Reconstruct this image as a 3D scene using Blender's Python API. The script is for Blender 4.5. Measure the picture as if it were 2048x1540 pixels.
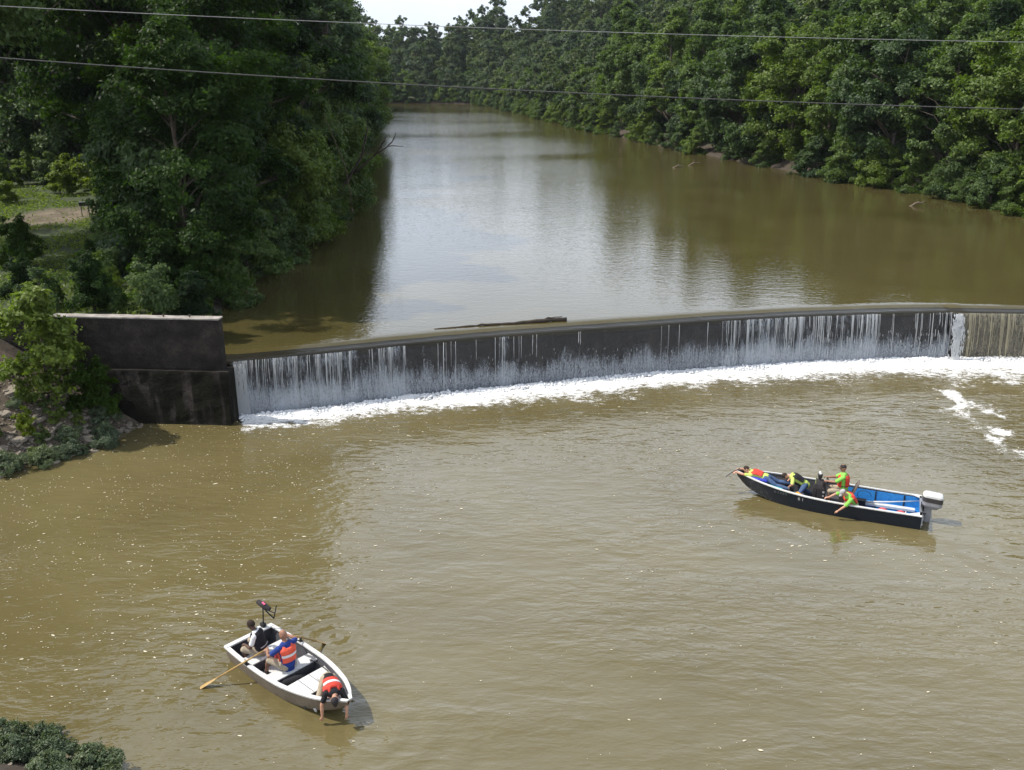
import bpy, bmesh, math
import numpy as np
from mathutils import Vector, Matrix

for _o in list(bpy.data.objects):
    bpy.data.objects.remove(_o)
S = bpy.context.scene
COL = S.collection
R = math.radians

# ------------------------------------------------------------------ camera, sky, sun, exposure
cam_d = bpy.data.cameras.new('camera')
cam_d.sensor_width = 36.0
cam_d.lens = 32.52
cam_d.clip_start = 0.1
cam_d.clip_end = 4000
cam = bpy.data.objects.new('camera', cam_d)
cam.location = (0, 0, 14.0)
cam.rotation_euler = (R(90 - 18.806), 0, 0)
COL.objects.link(cam)
S.camera = cam

SUN = Vector((-0.60, 0.05, 0.80)).normalized()
sun_el = math.asin(SUN.z)
sun_rot = math.atan2(SUN.x, SUN.y)
world = bpy.data.worlds.new('World')
S.world = world
world.use_nodes = True
wn = world.node_tree
sky = wn.nodes.new('ShaderNodeTexSky')
sky.sky_type = 'NISHITA'
sky.sun_disc = False
sky.sun_elevation = sun_el
sky.sun_rotation = sun_rot
sky.air_density = 1.0
sky.dust_density = 3.0
sky.ozone_density = 1.0
# bright cloud veil added over the sky to whiten the water's reflections
tc = wn.nodes.new('ShaderNodeTexCoord')
cn = wn.nodes.new('ShaderNodeTexNoise')
cn.inputs['Scale'].default_value = 2.2
cn.inputs['Detail'].default_value = 7
cn.inputs['Roughness'].default_value = 0.55
wn.links.new(tc.outputs['Generated'], cn.inputs['Vector'])
cr = wn.nodes.new('ShaderNodeMapRange')
cr.inputs['From Min'].default_value = 0.38
cr.inputs['From Max'].default_value = 0.68
cr.inputs['To Min'].default_value = 0.78
cr.inputs['To Max'].default_value = 0.95
wn.links.new(cn.outputs['Fac'], cr.inputs['Value'])
cm = wn.nodes.new('ShaderNodeMix')
cm.data_type = 'RGBA'
# veil shaped by height for reflections and fill: dim horizon, bright above, dark overhead
sp = wn.nodes.new('ShaderNodeSeparateXYZ')
wn.links.new(tc.outputs['Generated'], sp.inputs[0])
th = wn.nodes.new('ShaderNodeValToRGB')
for _i, (_p, _v) in enumerate(((0.0, 0.56), (0.06, 0.66), (0.15, 1.0), (0.38, 0.84), (0.62, 0.50), (0.95, 0.02))):
    if _i > 1 and len(th.color_ramp.elements) <= _i: th.color_ramp.elements.new(.9)
    th.color_ramp.elements[_i].position = _p
    th.color_ramp.elements[_i].color = (_v, _v, _v, 1)
wn.links.new(sp.outputs['Z'], th.inputs['Fac'])
mm = wn.nodes.new('ShaderNodeMath')
mm.operation = 'MULTIPLY'
wn.links.new(cr.outputs['Result'], mm.inputs[0])
wn.links.new(th.outputs['Color'], mm.inputs[1])
wn.links.new(mm.outputs[0], cm.inputs['Factor'])
wn.links.new(sky.outputs[0], cm.inputs['A'])
cm.inputs['B'].default_value = (16.2, 17.8, 20.2, 1)
wn.links.new(cm.outputs['Result'], wn.nodes['Background'].inputs[0])
wn.nodes['Background'].inputs[1].default_value = 0.10

sun_d = bpy.data.lights.new('sun', 'SUN')
sun_d.energy = 5.0
sun_d.angle = R(0.55)
sun_d.color = (1.0, 0.95, 0.86)
sun = bpy.data.objects.new('sun', sun_d)
sun.rotation_euler = (-SUN).to_track_quat('-Z', 'Y').to_euler()
sun.location = (-30, 20, 60)
COL.objects.link(sun)

S.view_settings.view_transform = 'Standard'
S.view_settings.look = 'None'
S.view_settings.gamma = 1
S.view_settings.exposure = 0.0
S.render.engine = 'CYCLES'
S.cycles.use_denoising = True
try:
    S.cycles.denoiser = 'OPENIMAGEDENOISE'
except Exception:
    pass
S.cycles.max_bounces = 6
S.cycles.diffuse_bounces = 2
S.cycles.glossy_bounces = 3
S.cycles.transmission_bounces = 3
S.cycles.transparent_max_bounces = 8
S.cycles.sample_clamp_indirect = 6.0
S.cycles.caustics_reflective = False
S.cycles.caustics_refractive = False

# ------------------------------------------------------------------ helpers
def put(o, parent=None, label=None, cat=None, group=None, kind=None):
    if o.name not in COL.objects:
        COL.objects.link(o)
    if parent is not None:
        o.parent = parent
    if label: o['label'] = label
    if cat: o['category'] = cat
    if group: o['group'] = group
    if kind: o['kind'] = kind
    return o

def empty(name, loc=(0, 0, 0), rz=0.0, label=None, cat=None, group=None):
    o = bpy.data.objects.new(name, None)
    o.empty_display_size = 0.2
    o.location = loc
    o.rotation_euler = (0, 0, rz)
    return put(o, None, label, cat, group)

class MB:
    """collects vertices and faces of one mesh, in the coordinates of its parent"""
    def __init__(s):
        s.v = []; s.f = []; s.m = []
    def add(s, vs, fs, mi=0):
        b = len(s.v)
        s.v += [tuple(map(float, p)) for p in vs]
        s.f += [tuple(i + b for i in q) for q in fs]
        s.m += [mi] * len(fs)
        return s
    def box(s, c, d, rz=0.0, mi=0, taper=1.0, rot=None):
        x, y, z = (k / 2 for k in d)
        P = []
        for sz in (-1, 1):
            k = taper if sz > 0 else 1.0
            for sx, sy in ((-1, -1), (1, -1), (1, 1), (-1, 1)):
                P.append(Vector((sx * x * k, sy * y * k, sz * z)))
        m = rot if rot is not None else Matrix.Rotation(rz, 3, 'Z')
        P = [m @ p + Vector(c) for p in P]
        return s.add(P, [(3, 2, 1, 0), (4, 5, 6, 7), (0, 1, 5, 4), (1, 2, 6, 5), (2, 3, 7, 6), (3, 0, 4, 7)], mi)
    def tube(s, pts, rad, n=8, mi=0, side=None, cap=True):
        """rings along a polyline; rad is a number or (a, b) per point; a lies along side"""
        pts = [Vector(p) for p in pts]
        if not isinstance(rad, (list, tuple)) or len(rad) != len(pts):
            rad = [rad] * len(pts)
        vs, fs = [], []
        prev = None
        for i, p in enumerate(pts):
            t = (pts[min(i + 1, len(pts) - 1)] - pts[max(i - 1, 0)]).normalized()
            if side is not None:
                a = Vector(side)
            elif prev is not None:
                a = prev
            else:
                a = Vector((0, 0, 1)) if abs(t.z) < 0.9 else Vector((1, 0, 0))
            a = (a - t * a.dot(t))
            if a.length < 1e-5:
                a = t.orthogonal()
            a.normalize()
            b = t.cross(a)
            prev = a
            ra, rb = rad[i] if isinstance(rad[i], (tuple, list)) else (rad[i], rad[i])
            for k in range(n):
                q = 2 * math.pi * k / n
                vs.append(p + a * (ra * math.cos(q)) + b * (rb * math.sin(q)))
        for i in range(len(pts) - 1):
            for k in range(n):
                k2 = (k + 1) % n
                fs.append((i * n + k, i * n + k2, (i + 1) * n + k2, (i + 1) * n + k))
        if cap:
            fs.append(tuple(range(n - 1, -1, -1)))
            fs.append(tuple((len(pts) - 1) * n + k for k in range(n)))
        return s.add(vs, fs, mi)
    def blob(s, pts, rad, n=12, side=None, mi=0):
        """tube with rounded ends"""
        pts = [Vector(p) for p in pts]
        rad = [(r if isinstance(r, (tuple, list)) else (r, r)) for r in (rad if isinstance(rad, (list, tuple)) and len(rad) == len(pts) else [rad] * len(pts))]
        d0 = (pts[0] - pts[1]).normalized(); d1 = (pts[-1] - pts[-2]).normalized()
        m0 = min(rad[0]); m1 = min(rad[-1])
        sc = lambda r, k: (r[0] * k, r[1] * k)
        P = [pts[0] + d0 * m0 * .97, pts[0] + d0 * m0 * .8, pts[0] + d0 * m0 * .45] + pts + [pts[-1] + d1 * m1 * .45, pts[-1] + d1 * m1 * .8, pts[-1] + d1 * m1 * .97]
        Q = [sc(rad[0], .2), sc(rad[0], .6), sc(rad[0], .9)] + rad + [sc(rad[-1], .9), sc(rad[-1], .6), sc(rad[-1], .2)]
        return s.tube(P, Q, n, mi, side)
    def ball(s, c, r, n=12, m=8, mi=0, rot=None):
        r = r if isinstance(r, (tuple, list)) else (r, r, r)
        vs, fs = [], []
        for i in range(m + 1):
            a = math.pi * (i + 0.02) / (m + 0.04) - math.pi / 2
            for k in range(n):
                q = 2 * math.pi * k / n
                p = Vector((r[0] * math.cos(a) * math.cos(q), r[1] * math.cos(a) * math.sin(q), r[2] * math.sin(a)))
                if rot is not None: p = rot @ p
                vs.append(p + Vector(c))
        for i in range(m):
            for k in range(n):
                k2 = (k + 1) % n
                fs.append((i * n + k, i * n + k2, (i + 1) * n + k2, (i + 1) * n + k))
        fs.append(tuple(range(n - 1, -1, -1))); fs.append(tuple(m * n + k for k in range(n)))
        return s.add(vs, fs, mi)
    def loft(s, rings, mi=0, closed=True, cap=True):
        n = len(rings[0]); vs = [p for r in rings for p in r]; fs = []
        for i in range(len(rings) - 1):
            for k in range(n if closed else n - 1):
                k2 = (k + 1) % n
                fs.append((i * n + k, i * n + k2, (i + 1) * n + k2, (i + 1) * n + k))
        if cap:
            fs.append(tuple(range(n - 1, -1, -1))); fs.append(tuple((len(rings) - 1) * n + k for k in range(n)))
        return s.add(vs, fs, mi)
    def mesh(s, name, mats, smooth=False):
        me = bpy.data.meshes.new(name)
        me.from_pydata(s.v, [], s.f)
        for m in (mats if isinstance(mats, (list, tuple)) else [mats]): me.materials.append(m)
        if any(s.m): me.polygons.foreach_set('material_index', s.m)
        if smooth: me.polygons.foreach_set('use_smooth', [True] * len(me.polygons))
        me.update()
        return me
    def build(s, name, mats, parent=None, smooth=False, fix=True, bevel=0, **kw):
        me = s.mesh(name, mats, smooth)
        if fix or bevel:
            bm = bmesh.new(); bm.from_mesh(me)
            if bevel:
                bmesh.ops.bevel(bm, geom=[e for e in bm.edges if e.is_manifold and e.calc_face_angle(0) > 0.5], offset=bevel, segments=2, affect='EDGES', clamp_overlap=True)
            bmesh.ops.recalc_face_normals(bm, faces=bm.faces)
            bm.to_mesh(me); bm.free()
            if smooth: me.polygons.foreach_set('use_smooth', [True] * len(me.polygons))
        return put(bpy.data.objects.new(name, me), parent, **kw)

def copy_tree(o, parent=None):
    c = o.copy(); COL.objects.link(c); c.parent = parent
    for ch in list(o.children): copy_tree(ch, c)
    return c

def big_mesh(name, V, F, mats, smooth=False, attrs=None, fidx=None):
    """numpy arrays straight into a mesh; F is (n,3) or (n,4)"""
    me = bpy.data.meshes.new(name)
    V = np.ascontiguousarray(V, np.float32); F = np.ascontiguousarray(F, np.int32)
    k = F.shape[1]
    me.vertices.add(len(V)); me.vertices.foreach_set('co', V.ravel())
    me.loops.add(F.size); me.loops.foreach_set('vertex_index', F.ravel())
    me.polygons.add(len(F))
    me.polygons.foreach_set('loop_start', np.arange(0, F.size, k, dtype=np.int32))
    me.polygons.foreach_set('loop_total', np.full(len(F), k, np.int32))
    if smooth: me.polygons.foreach_set('use_smooth', np.ones(len(F), bool))
    for m in (mats if isinstance(mats, (list, tuple)) else [mats]): me.materials.append(m)
    if fidx is not None: me.polygons.foreach_set('material_index', np.ascontiguousarray(fidx, np.int32))
    for an, (dom, arr) in (attrs or {}).items():
        at = me.attributes.new(an, 'FLOAT', dom); at.data.foreach_set('value', np.ascontiguousarray(arr, np.float32))
    me.update(calc_edges=True)
    me.validate()
    return me

def vnoise(x, y, seed=0):
    x = np.asarray(x, float); y = np.asarray(y, float)
    xi = np.floor(x).astype(np.int64); yi = np.floor(y).astype(np.int64)
    fx = x - xi; fy = y - yi
    fx = fx * fx * (3 - 2 * fx); fy = fy * fy * (3 - 2 * fy)
    def h(a, b):
        n = (a * 374761393 + b * 668265263 + seed * 974711) & 0x7fffffff
        n = ((n ^ (n >> 13)) * 1274126177) & 0x7fffffff
        n = n ^ (n >> 16)
        return (n & 0xffff) / 65535.0
    return (h(xi, yi) * (1 - fx) + h(xi + 1, yi) * fx) * (1 - fy) + (h(xi, yi + 1) * (1 - fx) + h(xi + 1, yi + 1) * fx) * fy

def fbm(x, y, seed=0, oct=4):
    t = 0; a = .5; n = 0
    for i in range(oct):
        t = t + a * vnoise(np.asarray(x) * 2 ** i, np.asarray(y) * 2 ** i, seed + i * 17); n += a; a *= .5
    return t / n

def sstep(a, b, x):
    t = np.clip((np.asarray(x, float) - a) / (b - a), 0, 1)
    return t * t * (3 - 2 * t)

# ------------------------------------------------------------------ materials
def nodes(name):
    m = bpy.data.materials.new(name); m.use_nodes = True
    nt = m.node_tree
    return m, nt, nt.nodes['Principled BSDF']

def lk(nt, a, b): nt.links.new(a, b)

def noise(nt, scale, detail=4, rough=.55, vec=None, dist=0):
    n = nt.nodes.new('ShaderNodeTexNoise')
    n.inputs['Scale'].default_value = scale; n.inputs['Detail'].default_value = detail
    n.inputs['Roughness'].default_value = rough; n.inputs['Distortion'].default_value = dist
    if vec is not None: lk(nt, vec, n.inputs['Vector'])
    return n

def ramp(nt, fac, stops):
    r = nt.nodes.new('ShaderNodeValToRGB'); e = r.color_ramp.elements
    while len(e) < len(stops): e.new(.5)
    for i, (p, c) in enumerate(stops):
        e[i].position = p; e[i].color = (*c, 1) if len(c) == 3 else c
    lk(nt, fac, r.inputs['Fac']); return r

def math_n(nt, op, a, b=None, c=None):
    n = nt.nodes.new('ShaderNodeMath'); n.operation = op
    for i, q in enumerate((a, b, c)):
        if q is None: continue
        if isinstance(q, (int, float)): n.inputs[i].default_value = q
        else: lk(nt, q, n.inputs[i])
    return n.outputs[0]

def mapping(nt, vec, scale=(1, 1, 1), rot=(0, 0, 0), loc=(0, 0, 0)):
    n = nt.nodes.new('ShaderNodeMapping'); lk(nt, vec, n.inputs['Vector'])
    n.inputs['Scale'].default_value = scale; n.inputs['Rotation'].default_value = rot; n.inputs['Location'].default_value = loc
    return n.outputs[0]

def bump(nt, height, strength, dist, normal=None):
    b = nt.nodes.new('ShaderNodeBump'); b.inputs['Strength'].default_value = strength; b.inputs['Distance'].default_value = dist
    lk(nt, height, b.inputs['Height'])
    if normal is not None: lk(nt, normal, b.inputs['Normal'])
    return b.outputs[0]

def plain(name, col, rough=.6, var=.25, scale=9, metal=0, bumps=.0, spec=.4):
    """object paint: colour with some wear and grain"""
    m, nt, p = nodes(name)
    t = nt.nodes.new('ShaderNodeTexCoord')
    n = noise(nt, scale, 5, .6, t.outputs['Object'])
    lo = tuple(c * (1 - var) for c in col); hi = tuple(min(1, c * (1 + var * .6)) for c in col)
    r = ramp(nt, n.outputs['Fac'], [(.3, lo), (.7, hi)])
    lk(nt, r.outputs[0], p.inputs['Base Color'])
    p.inputs['Roughness'].default_value = rough; p.inputs['Metallic'].default_value = metal
    p.inputs['Specular IOR Level'].default_value = spec
    if bumps: lk(nt, bump(nt, n.outputs['Fac'], bumps, .02), p.inputs['Normal'])
    return m

def foliage_mat(name, dark, light, trans=.38, gloss=.32):
    m, nt, p = nodes(name)
    at = nt.nodes.new('ShaderNodeAttribute'); at.attribute_name = 'tint'
    oi = nt.nodes.new('ShaderNodeObjectInfo')
    f = math_n(nt, 'ADD', math_n(nt, 'MULTIPLY', at.outputs['Fac'], .6), math_n(nt, 'MULTIPLY', oi.outputs['Random'], .4))
    r = ramp(nt, f, [(.1, dark), (.55, tuple((a + b) / 2 for a, b in zip(dark, light))), (.95, light)])
    hs = nt.nodes.new('ShaderNodeHueSaturation')
    hs.inputs['Hue'].default_value = .5
    lk(nt, math_n(nt, 'MULTIPLY_ADD', oi.outputs['Random'], -.03, .508), hs.inputs['Hue'])
    lk(nt, math_n(nt, 'MULTIPLY_ADD', oi.outputs['Random'], .3, .82), hs.inputs['Saturation'])
    lk(nt, r.outputs[0], hs.inputs['Color'])
    lk(nt, hs.outputs[0], p.inputs['Base Color'])
    p.inputs['Roughness'].default_value = .5
    p.inputs['Specular IOR Level'].default_value = gloss
    tr = nt.nodes.new('ShaderNodeBsdfTranslucent')
    tl = nt.nodes.new('ShaderNodeMix'); tl.data_type = 'RGBA'; tl.blend_type = 'MULTIPLY'; tl.inputs['Factor'].default_value = 1
    lk(nt, hs.outputs[0], tl.inputs['A']); tl.inputs['B'].default_value = (1.5, 1.7, .55, 1)
    lk(nt, tl.outputs['Result'], tr.inputs['Color'])
    mx = nt.nodes.new('ShaderNodeMixShader'); mx.inputs[0].default_value = trans
    out = nt.nodes['Material Output']
    lk(nt, p.outputs[0], mx.inputs[1]); lk(nt, tr.outputs[0], mx.inputs[2]); lk(nt, mx.outputs[0], out.inputs['Surface'])
    return m

MAT = {}
MAT['leaf'] = foliage_mat('leaf_green', (.020, .050, .012), (.140, .215, .052))
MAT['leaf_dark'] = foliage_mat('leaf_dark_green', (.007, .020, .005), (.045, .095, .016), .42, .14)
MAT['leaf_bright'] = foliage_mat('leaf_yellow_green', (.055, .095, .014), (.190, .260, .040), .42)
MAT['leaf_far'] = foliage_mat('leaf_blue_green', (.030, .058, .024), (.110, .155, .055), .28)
MAT['leaf_grey'] = foliage_mat('leaf_grey_green', (.055, .085, .040), (.200, .255, .135), .25)
MAT['bark'] = plain('bark_grey_brown', (.085, .066, .050), .9, .5, 6, bumps=.6)
MAT['bark_far'] = plain('bark_pale', (.15, .12, .095), .9, .4, 3)
# ------------------------------------------------------------------ river layout
POOL = 2.62      # level above the weir; the reach below it is at 0
LIP = [(-11.75, 37.2), (-8.3, 38.29), (-4.77, 39.59), (-0.55, 40.98), (5.13, 42.46), (10.4, 43.85), (14.5, 44.70), (18.34, 45.23), (22.3, 45.55)]
LIP2 = [(22.3, 45.42), (25.77, 45.23), (32, 45.1), (52, 44.6)]
UPPER = [(-12.4, 37.6), (-15.3, 48.3), (-14.9, 58.0), (-14.2, 65.2), (-14.6, 77.1), (-19.6, 119.8), (-30.4, 209.7), (-41, 305), (-100, 322), (-104, 352),
         (-30, 350), (-13.1, 341.6), (-3.7, 301.2), (9.0, 226.5), (16.9, 184.1), (22.4, 154.9), (28.8, 128.1), (36.1, 100.5), (40.5, 92.0), (42.8, 77.1), (46, 60), (48, 44), (-12.4, 36.6)]
LOWER = [(-15.6, 36.3), (-15.9, 34.9), (-16.4, 33.4), (-18.1, 31.8), (-19.6, 29.6), (-21, 26), (-19.6, 22), (-15.0, 18.4), (-11.9, 16.9), (-9.4, 16.2), (-8.2, 15.2), (-9, 10), (-9, -30), (46, -30), (48, 46), (-11, 46), (-11.6, 36.3)]

def poly_sd(px, py, poly):
    """distance to a polygon, negative inside"""
    d = np.full(px.shape, 1e9); ins = np.zeros(px.shape, bool)
    n = len(poly)
    for i in range(n):
        ax, ay = poly[i]; bx, by = poly[(i + 1) % n]
        ex, ey = bx - ax, by - ay
        t = np.clip(((px - ax) * ex + (py - ay) * ey) / (ex * ex + ey * ey + 1e-9), 0, 1)
        d = np.minimum(d, np.hypot(px - ax - t * ex, py - ay - t * ey))
        c = ((ay > py) != (by > py)) & (px < (bx - ax) * (py - ay) / (by - ay + 1e-12) + ax)
        ins ^= c
    return np.where(ins, -d, d)

def ground_z(x, y):
    x = np.asarray(x, float); y = np.asarray(y, float)
    du = poly_sd(x, y, UPPER); dl = poly_sd(x, y, LOWER)
    rough = (fbm(x * .35, y * .35, 3) - .5)
    up = np.where(du < 0, POOL + np.maximum(-1.6, du * .5), POOL + 1.45 * sstep(0, 3.5, du) + .25 * rough * sstep(1, 5, du))
    right = sstep(-20, 10, x - np.interp(y, [40, 100, 200, 300, 345, 400], [10, 5, -5, -30, -110, -140]))
    hill = (32 * sstep(16, 115, du) * right * (0.8 + .4 * fbm(x / 60, y / 60, 9)) + 5 * sstep(30, 90, du)) * (1 - .75 * sstep(125, 240, du)) * (.42 + .58 * sstep(-.10, .14, x / np.maximum(y, 60)))
    up = up + np.where(du > 0, hill, 0) * sstep(55, 95, y + .3 * x)
    lo = np.where(dl < 0, np.maximum(-1.5, dl * .6), np.minimum(.62 * dl, 4.0 + .02 * dl) + .25 * rough * sstep(.4, 2, dl))
    wall_y = 36.7 - .068 * (x + 11.85)
    k = sstep(-.25, .25, y - np.where(x < -12.3, wall_y, 48 if np.ndim(x) == 0 else np.maximum(38.2, np.interp(x, [-12, -4.7, 5, 18, 50], [38.2, 40.6, 43.6, 46.4, 46.6]))))
    z = lo * (1 - k) + up * k
    return z

xs = np.unique(np.concatenate([np.linspace(-700, -120, 20), np.linspace(-120, -46, 38), np.linspace(-46, -6, 150), np.linspace(-6, 60, 60), np.linspace(60, 200, 40), np.linspace(200, 700, 20)]))
ys = np.unique(np.concatenate([np.linspace(-120, 8, 14), np.linspace(8, 50, 150), np.linspace(50, 110, 90), np.linspace(110, 420, 110), np.linspace(420, 800, 14)]))
GX, GY = np.meshgrid(xs, ys)
GZ = ground_z(GX, GY)
nx, ny = len(xs), len(ys)
I = np.arange(nx * ny).reshape(ny, nx)
GF = np.stack([I[:-1, :-1].ravel(), I[:-1, 1:].ravel(), I[1:, 1:].ravel(), I[1:, :-1].ravel()], 1)

mg, nt, p = nodes('ground_soil_and_grass')
geo = nt.nodes.new('ShaderNodeNewGeometry')
n1 = noise(nt, .9, 6, .6, geo.outputs['Position']); n2 = noise(nt, .12, 4, .5, geo.outputs['Position'])
grass = ramp(nt, n1.outputs['Fac'], [(.3, (.028, .036, .012)), (.6, (.045, .066, .018)), (.8, (.075, .085, .030))])
soil = ramp(nt, n1.outputs['Fac'], [(.25, (.065, .050, .034)), (.55, (.15, .118, .080)), (.8, (.26, .215, .155))])
cl = nt.nodes.new('ShaderNodeVectorMath'); cl.operation = 'DISTANCE'
lk(nt, mapping(nt, geo.outputs['Position'], (1, .62, 0)), cl.inputs[0]); cl.inputs[1].default_value = (-32.5, 66.5 * .62, 0)
dirt = ramp(nt, math_n(nt, 'ADD', math_n(nt, 'MULTIPLY', cl.outputs['Value'], .12), math_n(nt, 'MULTIPLY', n1.outputs['Fac'], .5)), [(.48, (1, 1, 1)), (.72, (0, 0, 0))])
sep = nt.nodes.new('ShaderNodeSeparateXYZ'); lk(nt, geo.outputs['Position'], sep.inputs[0])
low = ramp(nt, math_n(nt, 'MULTIPLY', sep.outputs['Y'], 1 / 80), [(.46, (1, 1, 1)), (.47, (0, 0, 0))])
msk = math_n(nt, 'MAXIMUM', dirt.outputs[0], low.outputs[0])
mx = nt.nodes.new('ShaderNodeMix'); mx.data_type = 'RGBA'
lk(nt, msk, mx.inputs['Factor']); lk(nt, grass.outputs[0], mx.inputs['A']); lk(nt, soil.outputs[0], mx.inputs['B'])
mud = ramp(nt, math_n(nt, 'ADD', math_n(nt, 'MULTIPLY', sep.outputs['Z'], 1 / 10), math_n(nt, 'MULTIPLY', n1.outputs['Fac'], .06)), [(.385, (1, 1, 1)), (.425, (0, 0, 0))])
mxm = nt.nodes.new('ShaderNodeMix'); mxm.data_type = 'RGBA'; lk(nt, mud.outputs[0], mxm.inputs['Factor']); lk(nt, mx.outputs['Result'], mxm.inputs['A']); mxm.inputs['B'].default_value = (.055, .042, .030, 1)
lk(nt, mxm.outputs['Result'], p.inputs['Base Color']); p.inputs['Roughness'].default_value = .95
lk(nt, bump(nt, n1.outputs['Fac'], .7, .25), p.inputs['Normal'])
ground = bpy.data.objects.new('ground', big_mesh('ground', np.stack([GX.ravel(), GY.ravel(), GZ.ravel()], 1), GF, mg, True))
put(ground, kind='structure')

def gz(x, y): return float(ground_z(np.array([x]), np.array([y]))[0])

# ------------------------------------------------------------------ water
def water_mat(name, deep, silt, rough, layers, rings=(), ripple=None, bdist=.05, ior=1.4):
    """turbid river water: silt colour in the body, clear reflecting surface, wind ripples as relief"""
    m, nt, p = nodes(name)
    geo = nt.nodes.new('ShaderNodeNewGeometry'); pos = geo.outputs['Position']
    big = noise(nt, .11, 4, .6, pos, .6)
    c = ramp(nt, big.outputs['Fac'], [(.3, deep), (.7, silt)])
    lk(nt, c.outputs[0], p.inputs['Base Color'])
    p.inputs['Roughness'].default_value = rough; p.inputs['IOR'].default_value = ior
    p.inputs['Specular IOR Level'].default_value = .5
    h = None
    for (sx, sy, rot, amp, det, w) in layers:
        n = noise(nt, 1.0, det, .5, mapping(nt, pos, (sx, sy, 1), (0, 0, R(rot))), w)
        t = math_n(nt, 'MULTIPLY', n.outputs['Fac'], amp)
        h = t if h is None else math_n(nt, 'ADD', h, t)
    if ripple is not None: h = math_n(nt, 'MULTIPLY', h, ripple(nt, pos))
    for (cx, cy, k, amp, fall) in rings:
        d = nt.nodes.new('ShaderNodeVectorMath'); d.operation = 'DISTANCE'
        wob = noise(nt, 1.3, 2, .5, pos)
        lk(nt, pos, d.inputs[0]); d.inputs[1].default_value = (cx, cy, 0)
        dd = math_n(nt, 'MULTIPLY_ADD', wob.outputs['Fac'], .35, d.outputs['Value'])
        s = math_n(nt, 'SINE', math_n(nt, 'MULTIPLY', dd, k))
        e = math_n(nt, 'POWER', math.e, math_n(nt, 'MULTIPLY', d.outputs['Value'], -1 / fall))
        h = math_n(nt, 'ADD', h, math_n(nt, 'MULTIPLY', math_n(nt, 'MULTIPLY', s, e), amp))
    lk(nt, bump(nt, h, 1.0, bdist), p.inputs['Normal'])
    return m

def pool_ripple(nt, pos):
    """calm lanes and breezy lanes across the pool"""
    a = noise(nt, 1.0, 3, .5, mapping(nt, pos, (.022, .030, 1), (0, 0, R(25))), .4)
    r = ramp(nt, a.outputs['Fac'], [(.38, (.35, .35, .35)), (.62, (1, 1, 1))]).outputs[0]
    sp_ = nt.nodes.new('ShaderNodeSeparateXYZ'); lk(nt, pos, sp_.inputs[0])
    mr = nt.nodes.new('ShaderNodeMapRange'); lk(nt, sp_.outputs['Y'], mr.inputs['Value'])   # the breeze freshens upstream
    mr.inputs['From Min'].default_value = 70; mr.inputs['From Max'].default_value = 190; mr.inputs['To Min'].default_value = 1; mr.inputs['To Max'].default_value = 3.2
    return math_n(nt, 'MULTIPLY', r, mr.outputs['Result'])
def reach_ripple(nt, pos):
    a = noise(nt, 1.0, 3, .55, mapping(nt, pos, (.10, .16, 1), (0, 0, R(-15))), .8)
    return ramp(nt, a.outputs['Fac'], [(.34, (.40, .40, .40)), (.66, (1.3, 1.3, 1.3))]).outputs[0]

MAT['water_low'] = water_mat('river_water_below_weir', (.106, .086, .034), (.148, .123, .055), .04,
    [(1.1, 2.6, 8, .80, 3, .3), (3.2, 6.5, -6, .26, 2, .2), (.35, .6, 20, 1.0, 2, .3)],
    rings=[(-6.6, 18.2, 10, .16, 1.3), (-4.6, 20.7, 13, .20, .9), (-3.3, 17.2, 8, .26, 1.5), (10.0, 27.2, 9, .14, 1.6), (15.6, 25.6, 7, .22, 1.7)], ripple=reach_ripple, bdist=.06, ior=1.74)
MAT['water_pool'] = water_mat('river_water_above_weir', (.062, .051, .018), (.085, .071, .028), .04,
    [(.9, 1.9, 12, .24, 3, .3), (3.4, 5.6, -14, .22, 2, .2)], ripple=pool_ripple, bdist=.055, ior=1.5)

lower = MB().add([(-60, -40, 0), (60, -40, 0), (60, 47, 0), (-60, 47, 0)], [(0, 1, 2, 3)])
lower.build('river_water', MAT['water_low'], fix=False, kind='structure')

def lip_y(x, right=False):
    L = LIP2 if right else LIP
    return np.interp(x, [q[0] for q in L], [q[1] for q in L])

wx = np.unique(np.concatenate([[-70, -30, -14], np.linspace(-11.75, 22.3, 120), np.linspace(22.32, 52, 40), [60, 80]]))
ly = np.where(wx <= 22.3, lip_y(wx), lip_y(wx, True))
wid = np.interp(wx, [20.5, 22.3, 22.32, 30], [.80, .66, .66, .6])
prof = [(-.07, 2.26), (-.03, 2.36), (.04, 2.415), (.35, 2.455), (.8, 2.51), (1.0, 2.58), (1.25, 2.615), (1.8, 2.62), (4, 2.62), (12, 2.62), (40, 2.62), (120, 2.62), (320, 2.62)]
WV = []
for o, z in prof:
    oo = np.where((o > .1) & (o < 2), o * wid, o)
    yy = ly + oo + (fbm(wx * .9, wx * 0 + o, 5) - .5) * .10 * (0.05 < o < 1.5)
    WV.append(np.stack([wx, yy, np.full_like(wx, z) + (fbm(wx * 3, wx * 0 + o * 9, 6) - .5) * .03 * (.05 < o < 1.2)], 1))
WV = np.concatenate(WV); nw = len(wx)
J = np.arange(len(prof) * nw).reshape(len(prof), nw)
WF = np.stack([J[:-1, :-1].ravel(), J[:-1, 1:].ravel(), J[1:, 1:].ravel(), J[1:, :-1].ravel()], 1)
MAT['crest'] = water_mat('thin_water_over_dark_crest', (.016, .015, .011), (.034, .031, .022), .035, [(1.2, 6.0, 8, .35, 3, .3), (6.0, 2.0, 0, .10, 2, .2)], bdist=.04, ior=1.33)
put(bpy.data.objects.new('pool_water', big_mesh('pool_water', WV, WF, [MAT['water_pool'], MAT['crest']], True, fidx=np.repeat([1] * 4 + [0] * (len(prof) - 5), nw - 1))), kind='structure')

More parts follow.
